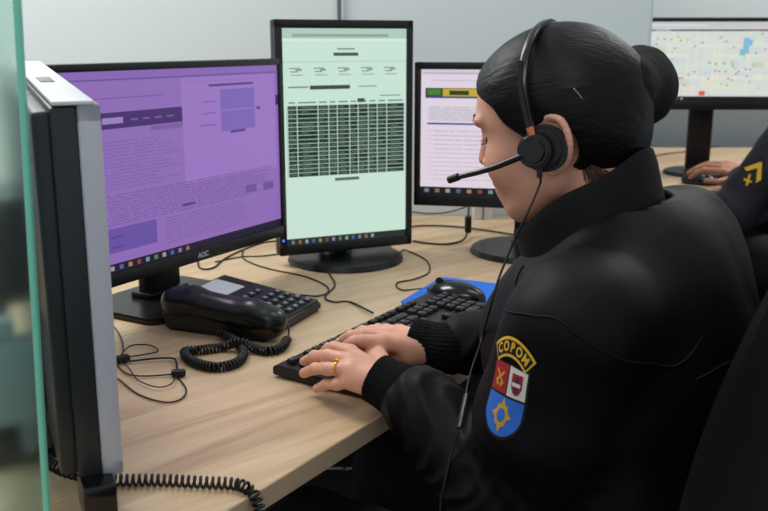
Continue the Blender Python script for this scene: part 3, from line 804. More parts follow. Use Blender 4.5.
# keep hair local orientation so the strand texture follows the head
HM = Matrix((Fh, Lh, Uh)).transposed().to_4x4(); HM.translation = Hc
hm.transform(HM.inverted()); ho = link('hair', hm, hair_m, woman, angle=180); ho.matrix_local = wi @ HM
# bun
bu = SD(); D_ = 1.075
bp_ = EYE + ray(645, 86)*(D_/(ray(645, 86).dot(Vector((0, _c, -_s)))))
bF = Vector((-.93, .20, -.10)).normalized(); bL = bF.cross(ZZ).normalized(); bU = bL.cross(bF).normalized(); bU = bU if bU.z > 0 else -bU
BX = np.array([list(bF), list(bL), list(bU)])
bu.el(bp_, (.033, .044, .0455), BX, .01); bu.el(bp_ + bF*.016, (.032, .040, .041), BX, .02); bu.rc(bp_, Hd(-.070, 0, .050), .034, .040, .02)
bu.disp = lambda P, d: .0012*vn(P, 120) + .002*vn(P, 40, 5); bu.dmax = .003
V, Fq = net_mesh(bu, np.array(list(bp_)) - .09, np.array(list(bp_)) + .09, .0022)
wlink('hair_bun', mesh_np('hair_bun', V, Fq), net, angle=180)
# hair pin + wisps
bm = BM(); tube(bm, [Hd(-.046, .078, .044), Hd(-.042, .079, .052), Hd(-.037, .080, .060)], .0009, 6); wobj('hair_pin', bm, chrome, angle=180)
bm = BM()
rw = random.Random(5)
for i in range(150):
    f = rw.uniform(-.068, -.014); l = .056 - abs(f+.04)*.35; u = -.024 + (f+.02)*.6
    a_ = Hd(f, l+.003, u+.01); b_ = Hd(f-.008+rw.uniform(-.008, .008), l+.0035, u-.012-rw.random()*.012); c_ = Hd(f-.004+rw.uniform(-.014, .012), l-.002+rw.random()*.004, u-.026-rw.random()*.022)
    tube(bm, [a_, b_, c_], .00035, 3, 4)
wobj('nape_hair', bm, mat('brown_wisps', (70, 46, 36), .5), angle=180)
bvb = BVHTree.FromPolygons([v.co + woman.location for v in me.vertices], [p.vertices[:] for p in me.polygons])
# eyebrows and lashes
for s in (1, -1):
    bm = BM(); pts = []
    for f, l, u in ((.10, .014, .042), (.10, .026, .0475), (.09, .038, .048), (.08, .047, .042)):
        o_ = Hd(f+.05, s*l*1.0, u); h_ = bvb.ray_cast(o_, -Fh if l < .04 else (Hd(0, 0, u)-o_).normalized()); pts.append(h_[0] + Fh*.0005 if h_[0] else Hd(f, s*l, u))
    tube(bm, pts, lambda t: .0026*(1-.7*t), 6, 5); wobj('eyebrow', bm, hair_m, angle=180)
    bm = BM(); pts = []
    for l, u in ((.019, .018), (.027, .0145), (.036, .0145), (.043, .020)):
        o_ = Hd(.15, s*l, u); h_ = bvb.ray_cast(o_, -Fh); pts.append((h_[0] if h_[0] else Hd(.08, s*l, u)) + Fh*.0006)
    tube(bm, pts, .0011, 5, 5)
    for i in range(9):
        p_ = lerp(pts[0], pts[-1], i/8) if i in (0, 8) else catmull(pts, 8)[int(i*24/8)]
        tube(bm, [p_, p_ + Fh*.004 - Uh*.0015 + Lh*s*.0006*(i-4)*.6, p_ + Fh*.0075 - Uh*.0012 + Lh*s*.001*(i-3)*.6], .0003, 3, 2)
    wobj('eyelashes', bm, hair_m, angle=180)

# ---- trousers, shoes
tr = SD()
tr.el(T(-.06, 0, -.47), (.135, .185, .105), AX, .04)
for s in (-1, 1):
    hip = T(-.05, s*.09, -.46); kn = T(.36, s*.12, -.425); an = T(.30, s*.12, -.86)
    tr.rc(hip, kn, .092, .07, .03).rc(kn, an, .068, .06, .02)
tr.disp = lambda P, d: .006*vn(P, 22) + .003*vn(P, 55, 2); tr.dmax = .006
V, Fq = net_mesh(tr, (-.3, .6, .06), (.7, 1.55, .70), .006, extra=lambda P: .1 - P[:, 2]); wlink('trousers', mesh_np('trousers', V, Fq), trouser, angle=180)
for s in (-1, 1):
    sh = SD(); an = T(.29, s*.12, -.885); toe = T(.44, s*.13, -.925); sh.rc(an, toe, .048, .040, .03).rc(T(.26, s*.12, -.91), an, .04, .045, .03)
    V, Fq = net_mesh(sh, np.array(list(an)) - .24, np.array(list(an)) + .24, .005, extra=lambda P: .006 - P[:, 2]); wlink('shoe', mesh_np('shoe', V, Fq), shoe_m, angle=180)

# ---- jacket
jk = SD()
jk.el(T(-.015, 0, -.15), (.130, .180, .165), AX, .04)
jk.el(T(-.060, 0, -.13), (.100, .165, .135), AX, .04)
jk.el(T(-.045, 0, -.32), (.150, .185, .170), AX, .06)
jk.el(T(-.050, 0, -.43), (.150, .195, .080), AX, .05)
jk.rc(T(-.030, -.135, -.035), T(-.045, .130, -.005), .068, .072, .05)
jk.rc(T(-.015, 0, -.04), T(-.000, 0, .018), .096, .076, .04)
jk.el(T(.030, .0, -.10), (.112, .135, .12), AX, .04)
jk.el(T(-.075, .035, -.09), (.090, .135, .10), AX, .05)
jk.rc(T(-.045, .0, .0), T(-.05, .10, -.015), .075, .075, .05)
jk.rc(LS, lerp(LS, LE, .5) + Vector((-.004, -.006, 0)), .072, .069, .035).rc(lerp(LS, LE, .5) + Vector((-.004, -.006, 0)), LE, .069, .066, .02)
LF = lerp(LE, LW, .84) + ZZ*.006
jk.rc(LE, LF, .068, .048, .02)
jk.rc(RS, RE, .070, .062, .035); RF = lerp(RE, RW, .9) + ZZ*.004; jk.rc(RE, RF, .062, .042, .02)
def segd(P, a, b):
    a = np.array(list(a)); b = np.array(list(b)); ab = b-a; h = np.clip(((P-a)@ab)/(ab@ab), -.2, 1.2)
    return h, np.linalg.norm(P - a - h[:, None]*ab, axis=1), np.linalg.norm(ab)
def jdisp(P, d):
    r = .010*vn(P, 11) + .0035*vn(P, 27, 2)
    # crosswise folds on the arms, tight at the elbow and above the cuff
    for a, b, amp, ph_ in ((LS, LE, .004, 0), (LE, LF, .005, 2), (RE, RF, .0045, 4)):
        h, dist, Ln = segd(P, a, b); w = np.exp(-np.maximum(0, dist-.07)/.02)
        e = np.clip(h*1.1-.35, 0, 1) if ph_ == 0 else 1
        s_ = h*Ln
        f = np.sin(s_*95 + 13*vn(P, 9, 7) + 3*vn(P, 25, 9) + ph_)
        r = r + amp*w*e*(np.abs(f)**.8 - .55)*(.35 + 1.3*np.clip(vn(P, 8, ph_+3)+.5, 0, 1))
    # drag folds over the back
    q = (P - np.array(list(Nk)))@AX.T
    g_ = np.sin((q[:, 2]*.75 + q[:, 1]*.9)*42 + 5*vn(P, 6, 11)); wq = np.clip((-.02 - q[:, 0])/.06, 0, 1)*np.clip((-.06 - q[:, 2])/.1, 0, 1)
    r = r + .0045*wq*g_
    return r
jk.disp = jdisp; jk.dmax = .018
def jcut(P):
    q = (P - np.array(list(Nk)))@AX.T
    neckhole = .072 - np.sqrt((q[:, 0]-.005)**2 + q[:, 1]**2) ; neckhole = np.minimum(neckhole, q[:, 2] + .035)
    lw = np.array(list(LF)); ld = np.array(list((LW-LE).normalized())); c1 = np.minimum((P-lw)@ld - .030, .09 - np.linalg.norm(P-lw, axis=1))
    rw_ = np.array(list(RF)); rd = np.array(list((RW-RE).normalized())); c2 = np.minimum((P-rw_)@rd - .030, .09 - np.linalg.norm(P-rw_, axis=1))
    return np.maximum(np.maximum(neckhole, c1), c2)
V, Fq = net_mesh(jk, (-.12, .62, .42), (.62, 1.45, 1.06), .0042, extra=jcut)
jm = mesh_np('jacket', V, Fq)
jb = BVHTree.FromPolygons([Vector(v) for v in V], [tuple(int(i) for i in f) for f in Fq])
jacket = wlink('jacket', jm, cloth, angle=180)
# knit cuffs
def cuff(W_, E_, F_, H_):
    c = SD(); hc_ = (Vector(H_['middle'][0]) + Vector(H_['ring'][0]))/2
    end = lerp(W_, hc_, .50 if H_ is LH else .60)
    c.rc(F_, W_, .037, .0325, .01).rc(W_, end, .0325, .0315, .01)
    ax = (end - F_).normalized()
    def dsp(P, d):
        q = P - np.array(list(F_)); s_ = q@np.array(list(ax)); t1 = ax.orthogonal().normalized(); t2 = ax.cross(t1)
        th = np.arctan2(q@np.array(list(t1)), q@np.array(list(t2))); return .0008*np.sin(th*44) + .002*vn(P, 30)
    c.disp = dsp; c.dmax = .002
    lo_ = np.array([min(F_[i], end[i]) - .06 for i in range(3)]); hi_ = np.array([max(F_[i], end[i]) + .06 for i in range(3)])
    e = np.array(list(end)); a = np.array(list((end-W_).normalized()))
    V, Fq = net_mesh(c, lo_, hi_, .0018, extra=lambda P: (P-e)@a - .002)
    return c, V, Fq
for W_, E_, F_, H_ in ((LW, LE, LF, LH), (RW, RE, RF, RH)):
    c, V, Fq = cuff(W_, E_, F_, H_); wlink('cuff', mesh_np('cuff', V, Fq), knit, jacket, angle=180)
# collar: standing ring with a front gap, folded top
bm = BM(); rows_ = []; nA = 40
for i in range(nA+1):
    a = R(-158 + 316*i/nA)         # 0 = back
    bx, by = -math.cos(a), math.sin(a)
    back = (math.cos(a)+1)/2
    rows = []
    for (rad, hgt, off) in ((.108, -.052, 0), (.101, -.020, 0), (.096, .012, 0), (.092, .045, 0), (.090, .066, 0), (.087, .074, 0), (.083, .070, 0), (.084, .045, 0), (.088, .010, 0), (.094, -.03, 0)):
        top = max(0, (hgt+.02)/.09)
        f = .004 + bx*rad*.90 + top*.030 ; r_ = by*rad*.90; u = hgt*(.42 + 1.25*back) + .020*back - .010
        u += .003*math.sin(a*5+top*3); rad2 = 1
        rows.append(bm.verts.new(T(f, r_, u)))
    rows_.append(rows)
for i in range(nA):
    for j in range(9): bm.faces.new((rows_[i][j], rows_[i+1][j], rows_[i+1][j+1], rows_[i][j+1]))
for rr in (rows_[0], rows_[-1]):
    for j in range(4): bm.faces.new((rr[j], rr[j+1], rr[8-j], rr[9-j]))
bmesh.ops.subdivide_edges(bm, edges=bm.edges[:], cuts=1, use_grid_fill=True, smooth=.5)
wobj('collar', bm, cloth_c, jacket, angle=60)
# seams drawn as raised piping along the yoke and shoulder
def on_jacket(px, py, off=.001):
    h = jb.ray_cast(EYE, ray(px, py)); return h[0] + h[1]*off if h[0] else None
def seam(pts, r=.0016):
    path = [on_jacket(*p) for p in pts]; path = [p for p in path if p is not None]
    if len(path) > 2:
        bm = BM(); tube(bm, path, r, 6, 4); wobj('seam', bm, cloth_c, jacket, angle=180)
def seam_near(pts, r=.0013):
    path = []
    for p in pts:
        h = jb.find_nearest(p)
        path.append(h[0] + h[1]*(.0008 if h[1].dot(p - h[0]) > 0 else -.0008))
    sm_ = [path[0]] + [(path[i-1] + path[i] + path[i+1])/3 for i in range(1, len(path)-1)] + [path[-1]]
    bm = BM(); tube(bm, sm_, r, 6, 3); wobj('seam', bm, cloth_c, jacket, angle=180)
for S_, E_ in ((LS, LE), (RS, RE)):
    ax_ = (E_ - S_).normalized(); sd_ = -1 if S_ is LS else 1
    t1 = (RT*sd_ - ax_*RT.dot(ax_)*sd_).normalized(); t2 = ax_.cross(t1); c_ = S_ - ax_*.0 - RT*sd_*.03
    seam_near([c_ + (t1*math.cos(R(a)) + t2*math.sin(R(a)))*.12 + ax_*(-.05 + .05*abs(math.sin(R(a)))) for a in range(-120, 121, 4)])
seam_near([T(-.22, -.15 + .005*i, -.06 - .02*math.sin(PI*i/60)) for i in range(61)])
# shoulder patch (sewn on the upper arm)
C0 = on_jacket(508, 389, 0); pn = Vector((-.78, -.62, .06)).normalized()
pu = ((LS - LE).normalized()); pu = (Vector((.11, -.04, .99))); pu = (pu - pn*pu.dot(pn)).normalized(); pr = pu.cross(pn).normalized()
if pr.dot(Vector((1, -.3, 0))) < 0: pr = -pr
patch_layers = {}
def patch_poly(bm, pts, layer, mi):
    t = bmesh.new(); f = t.faces.new([t.verts.new((x, y, 0)) for x, y in pts])
    patch_mesh(bm, t, layer, mi)
def patch_mesh(bm, t, layer, mi):
    bmesh.ops.triangulate(t, faces=t.faces[:])
    for _ in range(5):
        ed = [e for e in t.edges if e.calc_length() > .0045]
        if not ed: break
        bmesh.ops.subdivide_edges(t, edges=ed, cuts=1)
        bmesh.ops.triangulate(t, faces=t.faces[:])
    mp_ = {}
    for v in t.verts:
        o_ = C0 + pr*v.co.x*.7 + pu*v.co.y + pn*.07
        h = jb.ray_cast(o_, -pn, .2)
        p = (h[0] if h[0] else C0 + pr*v.co.x*.7 + pu*v.co.y) + pn*(.0016 + .0004*layer)
        mp_[v] = bm.verts.new(p)
    for f in t.faces:
        try: q = bm.faces.new([mp_[v] for v in f.verts]); q.material_index = mi
        except ValueError: pass
    t.free()
def arcband(r0, r1, a0, a1, cx, cy, n=14):
    return [(cx + r1*math.sin(R(a0+(a1-a0)*i/n)), cy + r1*math.cos(R(a0+(a1-a0)*i/n))) for i in range(n+1)] + [(cx + r0*math.sin(R(a1-(a1-a0)*i/n)), cy + r0*math.cos(R(a1-(a1-a0)*i/n))) for i in range(n+1)]
pmats = [mat('patch_black', (14, 14, 16), .8), mat('patch_yellow', (222, 176, 44), .7), mat('patch_red', (158, 28, 36), .7), mat('patch_white', (214, 210, 206), .7), mat('patch_blue', (44, 104, 196), .7), mat('patch_gold', (196, 150, 50), .7), mat('patch_navy', (40, 50, 90), .7)]
bm = BM()
acy = -.003
patch_poly(bm, arcband(.0375, .058, -44, 44, 0, acy), 3, 1)
patch_poly(bm, arcband(.0405, .055, -41.5, 41.5, 0, acy), 4, 0)
for i, ch in enumerate('COPOM'):
    t = text_bm(ch, .0140, 0, .0004)
    a = R(-31 + 15.5*i); t.transform(Matrix.Translation((math.sin(a)*.0477, acy + math.cos(a)*.0477, 0)) @ Matrix.Rotation(-a, 4, 'Z'))
    patch_mesh(bm, t, 5, 1)
def shield(w, top, mid, bot, n=10):
    return [(-w, top), (-w, mid)] + [(-w*math.cos(R(90*i/n)), mid - (mid-bot)*math.sin(R(90*i/n))) for i in range(1, n)] + [(0, bot)] + [(w*math.sin(R(90*i/n)), mid - (mid-bot)*math.cos(R(90*i/n))) for i in range(1, n)] + [(w, mid), (w, top)]
patch_poly(bm, shield(.0345, .027, -.022, -.054), 0, 0)
patch_poly(bm, [(-.031, .024), (-.031, -.006), (-.001, -.006), (-.001, .026)], 1, 2)
patch_poly(bm, [(.001, .026), (.001, -.006), (.031, -.006), (.031, .024)], 1, 3)
patch_poly(bm, shield(.031, -.0085, -.024, -.050), 1, 4)
for s in (-1, 1):
    c = (-.016, .010); a = R(40*s)
    for (x0_, y0_, x1_, y1_) in ((-.010, -.0015, .010, .0015), (-.010, -.006, -.006, 0)):
        pts = [(x0_, y0_), (x1_, y0_), (x1_, y1_), (x0_, y1_)]; pts = [(s*(x*math.cos(R(40)) - y*math.sin(R(40))) + c[0], x*math.sin(R(40)) + y*math.cos(R(40)) + c[1]) for x, y in pts]
        if s < 0: pts = pts[::-1]
        patch_poly(bm, pts, 2, 5)
patch_poly(bm, [(x + .016, y) for x, y in [(-.009, .020), (-.009, .006), (-.005, -.001), (0, -.003), (.005, -.001), (.009, .006), (.009, .020)]], 2, 2)
patch_poly(bm, [(x + .016, y) for x, y in [(-.003, .017), (-.003, .001), (.003, .001), (.003, .017)]], 3, 6)
patch_poly(bm, [(x + .016, y) for x, y in [(-.007, .011), (-.007, .007), (.007, .007), (.007, .011)]], 4, 3)
st_ = []
for i in range(16):
    a = R(22.5*i); r_ = .0165 if i % 4 == 0 else (.0125 if i % 2 == 0 else .0105); st_.append((r_*math.sin(a), -.0275 + r_*1.15*math.cos(a)))
patch_poly(bm, st_, 2, 5)
patch_poly(bm, [(.0068*math.sin(R(30*i)), -.0275 + .0074*math.cos(R(30*i))) for i in range(12)], 3, 4)
patch = wobj('shoulder_patch', bm, pmats, jacket, smooth=False); patch['label'] = 'embroidered patch with a yellow arc over a red, white and blue shield'

# ---- gold ring
m_, p_, _t = LH['ring']; rcn = lerp(m_, p_, .58); dr_ = (p_-m_).normalized()
bm = BM(); t1 = dr_.orthogonal().normalized(); t2 = dr_.cross(t1)
rp = [rcn + (t1*math.cos(2*PI*i/28) + t2*math.sin(2*PI*i/28))*.0095 for i in range(29)]
tube(bm, rp, .0013, 8, 0, cap=False)
up_ = (ZZ - dr_*ZZ.dot(dr_)).normalized(); ball(bm, rcn + up_*.0112, .0022)
bmesh.ops.remove_doubles(bm, verts=bm.verts[:], dist=.00005)
tag(obj('ring', bm, gold, angle=180), 'gold ring on the ring finger of the left hand of the typing woman', 'ring')

# ---- headset
hsx = empty('headset', Hc, 0, 'black headset with a microphone boom worn over the hair of the seated woman', 'headset')
hi = hsx.matrix_basis.inverted()
def hobj(name, bm, m, **k): bm.transform(hi); return obj(name, bm, m, hsx, **k)
cup = Hd(.006, .096, .001)
for s in (1, -1):
    cc = Hd(.006, s*.096, .001)
    bm = BM(); t = bmesh.new(); bmesh.ops.create_cone(t, cap_ends=True, segments=40, radius1=.027, radius2=.025, depth=.016)
    bmesh.ops.bevel(t, geom=[e for e in t.edges if any(len(f.verts) > 4 for f in e.link_faces)], offset=.005, segments=4, affect='EDGES')
    fx = Matrix((Fh, Uh, Lh*s)).transposed()
    if fx.determinant() < 0: fx = Matrix((Uh, Fh, Lh*s)).transposed()
    M_ = fx.to_4x4(); M_.translation = cc - Lh*s*.010 - Fh*.004; add_mesh(bm, t, M_)
    cu_ = hobj('ear_cushion', bm, mat('cushion_dark', (34, 34, 36), .75, bump=.3, bscale=300))
    bm = BM(); t = bmesh.new(); bmesh.ops.create_cone(t, cap_ends=True, segments=40, radius1=.0205, radius2=.0185, depth=.014)
    bmesh.ops.bevel(t, geom=[e for e in t.edges if any(len(f.verts) > 4 for f in e.link_faces)], offset=.002, segments=3, affect='EDGES')
    M_ = fx.to_4x4(); M_.translation = cc + Lh*s*.003 + Fh*.003; add_mesh(bm, t, M_)
    t = bmesh.new(); bmesh.ops.create_cone(t, cap_ends=True, segments=36, radius1=.014, radius2=.012, depth=.006); M_ = fx.to_4x4(); M_.translation = cc + Lh*s*.011 + Fh*.003; add_mesh(bm, t, M_)
    hobj('earcup', bm, mat('headset_plastic', (22, 22, 24), .28))
hb = [Hd(.010, .099, .020), Hd(.013, .098, .045), Hd(.014, .092, .075), Hd(.010, .073, .108), Hd(.004, .04, .132), Hd(.0, 0, .140), Hd(.004, -.04, .132), Hd(.010, -.072, .112), Hd(.014, -.092, .075), Hd(.012, -.099, .04), Hd(.006, -.101, .012)]
def band_mesh(pts, w, th, off=0):
    bm = BM(); path = catmull(pts, 8); fr = frames(path); rg = []
    for (p, t_, a, b) in fr:
        wdir = (Fh - t_*Fh.dot(t_)).normalized(); nd = t_.cross(wdir).normalized()
        if nd.dot(p - Hc) < 0: nd = -nd
        p = p + wdir*off
        rg.append([bm.verts.new(p + wdir*x*w + nd*y*th) for x, y in ((-.5, -.5), (-.5, .3), (-.3, .5), (.3, .5), (.5, .3), (.5, -.5))])
    for i in range(len(rg)-1):
        for k in range(6): bm.faces.new((rg[i][k], rg[i][(k+1) % 6], rg[i+1][(k+1) % 6], rg[i+1][k]))
    bm.faces.new(rg[0][::-1]); bm.faces.new(rg[-1]); return bm
hobj('headband', band_mesh(hb, .0095, .005), mat('headset_plastic', (22, 22, 24), .28), angle=50)
hobj('band_slider', band_mesh([Hd(.002, .1025, .030), Hd(.004, .102, .050), Hd(.006, .097, .072), Hd(.006, .085, .098)], .005, .006, .009), black_gloss, angle=50)
bm = band_mesh([Hd(.009, .1025, .018), Hd(.0095, .1025, .022), Hd(.010, .102, .027)], .008, .005); hobj('copper_accent', bm, copper, angle=50)
b0 = cup + Lh*.010 + Fh*.003
def at_depth(px, py, D): r_ = ray(px, py); return EYE + r_*(D/r_.dot(Vector((0, _c, -_s))))
b1 = at_depth(449, 180, 1.045)
bm = BM(); tube(bm, [b0, lerp(b0, b1, .12) - Uh*.001, lerp(b0, b1, .5) - Uh*.003 , lerp(b0, b1, .92)], lambda t: .0042 - .0012*t, 10, 6); hobj('microphone_boom', bm, mat('headset_plastic', (22, 22, 24), .28), angle=180)
bm = BM(); tube(bm, [lerp(b0, b1, .88), lerp(b0, b1, .97), b1], lambda t: .0045, 10, 4); hobj('microphone', bm, rubber, angle=60)
cb0 = cup - Uh*.018 + Lh*.004
pts = [cb0, cb0 - ZZ*.010 , at_depth(540, 184, .99), at_depth(527, 214, .985)]
bm = BM(); tube(bm, [cb0 + ZZ*.002, cb0 - ZZ*.012], .0032, 8, 0); hobj('cable_sleeve', bm, rubber)
for (px_, py_) in ((512, 246), (499, 278), (491, 305), (484, 330), (480, 345), (471, 372), (466, 395), (463, 412), (459, 428), (451, 455), (444, 485), (441, 500), (440, 520)):
    h = jb.ray_cast(EYE, ray(px_, py_)); D = (h[0]-EYE).dot(Vector((0, _c, -_s))) - .006 if h[0] else None
    if D is None: D = 1.0
    pts.append((px_, py_, D))
Ds = [p[2] for p in pts[4:]]; sm = []
for i in range(len(Ds)): sm.append(min(Ds[max(0, i-1):i+2]))
pts = pts[:4] + [at_depth(p[0], p[1], min(d, 1.10)) for p, d in zip(pts[4:], sm)]
bm = BM(); tube(bm, pts, .0014, 7, 6); hobj('cable', bm, rubber, angle=180)
bm = BM(); tube(bm, [pts[-7], lerp(pts[-7], pts[-5], .5), pts[-5]], .0046, 10, 4, flat=.6); hobj('inline_control', bm, mat('control_grey', (30, 30, 32), .35))

# ================================================================== CHAIRS
def chair_proto(loc, rz, label, tiltb=8):
    t = empty('office_chair', loc, rz, label, 'chair', None)      # faces local +y
    bm = BM(); box(bm, (0, 0, .372), (.48, .46, .06), .03, 4); obj('seat', bm, chair_fab, t)
    bm = BM(); n = 14; rg = []
    outline = []
    NX, NZ_ = 16, 16
    for side in (0, 1):
        grid = []
        for j in range(NZ_+1):
            v = j/NZ_; z = .60 + .42*v; row = []
            hw = .205*(1 - .28*max(0, (v-.75)/.25)**2.2 - .12*max(0, (.25-v)/.25)**2)
            for i in range(NX+1):
                u = -1 + 2*i/NX
                y = -.205 + .045*u*u - .075*(v-.3) + .02*math.sin(v*PI) - (.028 if side else 0)*(1-.7*u**4)*(1 - .5*abs(2*v-1)**6)
                row.append(bm.verts.new((u*hw, y, z)))
            grid.append(row)
        rg.append(grid)
        for j in range(NZ_):
            for i in range(NX): bm.faces.new((grid[j][i], grid[j][i+1], grid[j+1][i+1], grid[j+1][i]))
    per = lambda g: [g[0][i] for i in range(NX+1)] + [g[j][NX] for j in range(1, NZ_+1)] + [g[NZ_][i] for i in range(NX-1, -1, -1)] + [g[j][0] for j in range(NZ_-1, 0, -1)]
    a, b_ = per(rg[0]), per(rg[1])
    for i in range(len(a)): bm.faces.new((a[i], a[(i+1) % len(a)], b_[(i+1) % len(a)], b_[i]))
    obj('backrest', bm, chair_fab, t)
    bm = BM(); tube(bm, [(0, -.12, .345), (0, -.245, .37), (0, -.262, .52), (0, -.258, .68)], .016, 10, 6, flat=2.0); obj('back_support', bm, black, t, angle=180)
    bm = BM(); cyl(bm, (0, 0, .22), .025, .21, seg=24); cyl(bm, (0, 0, .16), .036, .14, seg=24, bev=.003); box(bm, (0, 0, .332), (.18, .2, .02), .006); obj('gas_column', bm, black, t)
    lg = None
    for k in range(5):
        a_ = R(72*k + 18)
        if lg is None:
            bm = BM(); tube(bm, [(.02, 0, .11), (.16, 0, .10), (.30, 0, .075)], lambda q: .022 - .008*q, 8, 4); lg = obj('base_leg', bm, black, t); 
            bm = BM(); cyl(bm, (.30, -.012, .028), .028, .018, rot=(R(90), 0, 0), seg=24, bev=.003); cyl(bm, (.30, .012, .028), .028, .018, rot=(R(90), 0, 0), seg=24, bev=.003); cyl(bm, (.30, 0, .06), .006, .03, seg=10)
            cs = obj('caster', bm, rubber, lg)
            cur = lg
        else:
            cur = lg.copy(); COL.objects.link(cur); cur.parent = t; c2 = cs.copy(); COL.objects.link(c2); c2.parent = cur
        cur.rotation_euler = (0, 0, a_)
    return t
cpos = T(.0, 0, 0); 
chair_proto((cpos.x, cpos.y, 0), math.atan2(FW.y, FW.x) - PI/2, 'black office chair behind the back of the seated woman in the foreground')

# ================================================================== SECOND PERSON (mostly outside the frame)
p2 = empty('person', (1.40, 2.62, 0), 0, 'person in a dark uniform with a yellow chevron, reaching for a mouse at right', 'person')
i2 = p2.matrix_basis.inverted()
W2 = Vector((1.165, 2.99, .79)); E2 = Vector((1.02, 2.58, .725)); S2 = Vector((1.205, 2.60, .99))
f2 = Vector((-.35, .937, 0)).normalized(); r2 = Vector((f2.y, -f2.x, 0)); N2 = S2 + r2*.18 + ZZ*.035
def T2(f, r, u): return N2 + f2*f + r2*r + ZZ*u
A2 = np.array([list(f2), list(r2), [0, 0, 1.]])
b2 = SD()
b2.el(T2(0, 0, -.15), (.09, .15, .15), A2, .03).el(T2(-.03, 0, -.35), (.09, .14, .16), A2, .03).rc(T2(0, -.15, -.04), T2(0, .15, -.04), .045, .045, .03)
b2.rc(S2, E2, .045, .037, .02).rc(E2, W2, .037, .026, .01)
S2r = T2(0, .18, -.035); E2r = T2(.10, .22, -.28); W2r = T2(.32, .12, -.23)
b2.rc(S2r, E2r, .045, .037, .02).rc(E2r, W2r, .037, .026, .01)
for s in (-1, 1):
    b2.rc(T2(-.03, s*.09, -.50), T2(.38, s*.12, -.50), .075, .055, .03).rc(T2(.38, s*.12, -.50), T2(.34, s*.12, -.93), .05, .036, .02).rc(T2(.34, s*.12, -.93), T2(.48, s*.12, -.98), .034, .028, .02)
b2.rc(T2(0, 0, 0), T2(.03, 0, .10), .055, .052, .02).el(T2(.04, 0, .21), (.09, .075, .12), A2, .02).el(T2(.08, 0, .16), (.05, .052, .07), A2, .02).rc(T2(.13, 0, .2), T2(.145, 0, .165), .008, .01, .008)
kn = []
hb2 = at(735, 176, .80)
fg = {'index': [(722, 171, .815), (704, 170, .812), (690, 177, .786)], 'middle': [(722, 167.5, .815), (705, 165.5, .812), (688, 173, .786)], 'ring': [(724, 165, .812), (708, 163.5, .808), (694, 170, .784)], 'little': [(727, 163.5, .808), (714, 163, .803), (703, 168, .782)]}
H2 = {k: tuple(at(*q) for q in v) for k, v in fg.items()}
W2 = at(742, 177, .797)
hand(b2, W2, H2, E2, (at(731, 180, .797), at(719, 182, .792), at(706, 181, .785)))
# other hand: relaxed fingers
for i in range(4):
    m_ = T2(.40, .12 - .022*(i-1.5), -.21); b2.rc(W2r, m_, .018, .011, .01).rc(m_, m_ + f2*.045 - ZZ*.004, .009, .008, .005).rc(m_ + f2*.045 - ZZ*.004, m_ + f2*.07 - ZZ*.018, .008, .006, .004)
b2.rc(W2r, T2(.36, .07, -.215), .015, .011, .01).rc(T2(.36, .07, -.215), T2(.40, .055, -.22), .011, .008, .005)
hz = np.array(list((H2['middle'][0]+W2)/2))
P_a = net_mesh(b2, hz - .13, hz + .13, .002, extra=lambda P: np.linalg.norm(P-hz, axis=1) - .115)
P_b = net_mesh(b2, (.75, 2.2, 0), (2.0, 3.5, 1.45), .006, extra=lambda P: .105 - np.linalg.norm(P-hz, axis=1))
V, Fq = joined([P_a, P_b]); me = mesh_np('body', V, Fq); me.transform(i2); link('body', me, skin2, p2, angle=180)
j2 = SD()
j2.el(T2(-.005, 0, -.15), (.125, .18, .17), A2, .04).el(T2(-.03, 0, -.36), (.13, .18, .18), A2, .05).rc(T2(-.0, -.15, -.045), T2(-.0, .15, -.045), .062, .062, .04).rc(T2(-.01, 0, -.02), T2(.0, 0, .055), .09, .066, .03)
j2.rc(S2, E2, .072, .068, .03).rc(E2, lerp(E2, W2, .88) + ZZ*.006, .064, .042, .02).rc(S2r, E2r, .07, .06, .03).rc(E2r, lerp(E2r, W2r, .9), .06, .038, .02)
j2.disp = lambda P, d: .008*vn(P, 12) + .005*vn(P, 30, 4); j2.dmax = .007
V, Fq = net_mesh(j2, (.8, 2.2, .4), (2.0, 3.3, 1.12), .006)
dark2 = mat('uniform_dark', (17, 18, 24), .7, bump=.3, bscale=80)
jb2 = BVHTree.FromPolygons([Vector(v) for v in V], [tuple(int(i) for i in f) for f in Fq])
me = mesh_np('jacket', V, Fq); me.transform(i2); jo2 = link('jacket', me, dark2, p2, angle=180)
t2 = SD()
t2.el(T2(-.03, 0, -.50), (.13, .185, .11), A2, .04)
for s in (-1, 1): t2.rc(T2(-.03, s*.09, -.49), T2(.38, s*.12, -.50), .095, .075, .03).rc(T2(.38, s*.12, -.50), T2(.34, s*.12, -.90), .07, .06, .03)
t2.disp = lambda P, d: .007*vn(P, 22); t2.dmax = .005
V, Fq = net_mesh(t2, (.7, 2.1, 0), (2.1, 3.6, .72), .008, extra=lambda P: .10 - P[:, 2]); me = mesh_np('trousers', V, Fq); me.transform(i2); link('trousers', me, trouser, p2, angle=180)
for s in (-1, 1):
    sh = SD(); a_ = T2(.33, s*.12, -.96); sh.rc(a_, T2(.48, s*.12, -.985), .045, .038, .02); V, Fq = net_mesh(sh, np.array(list(a_))-.22, np.array(list(a_))+.22, .006, extra=lambda P: .004 - P[:, 2])
    me = mesh_np('shoe', V, Fq); me.transform(i2); link('shoe', me, shoe_m, p2, angle=180)
h2_ = SD(); h2_.el(T2(.02, 0, .245), (.10, .083, .105), A2, .02); hcx = np.array(list(N2))
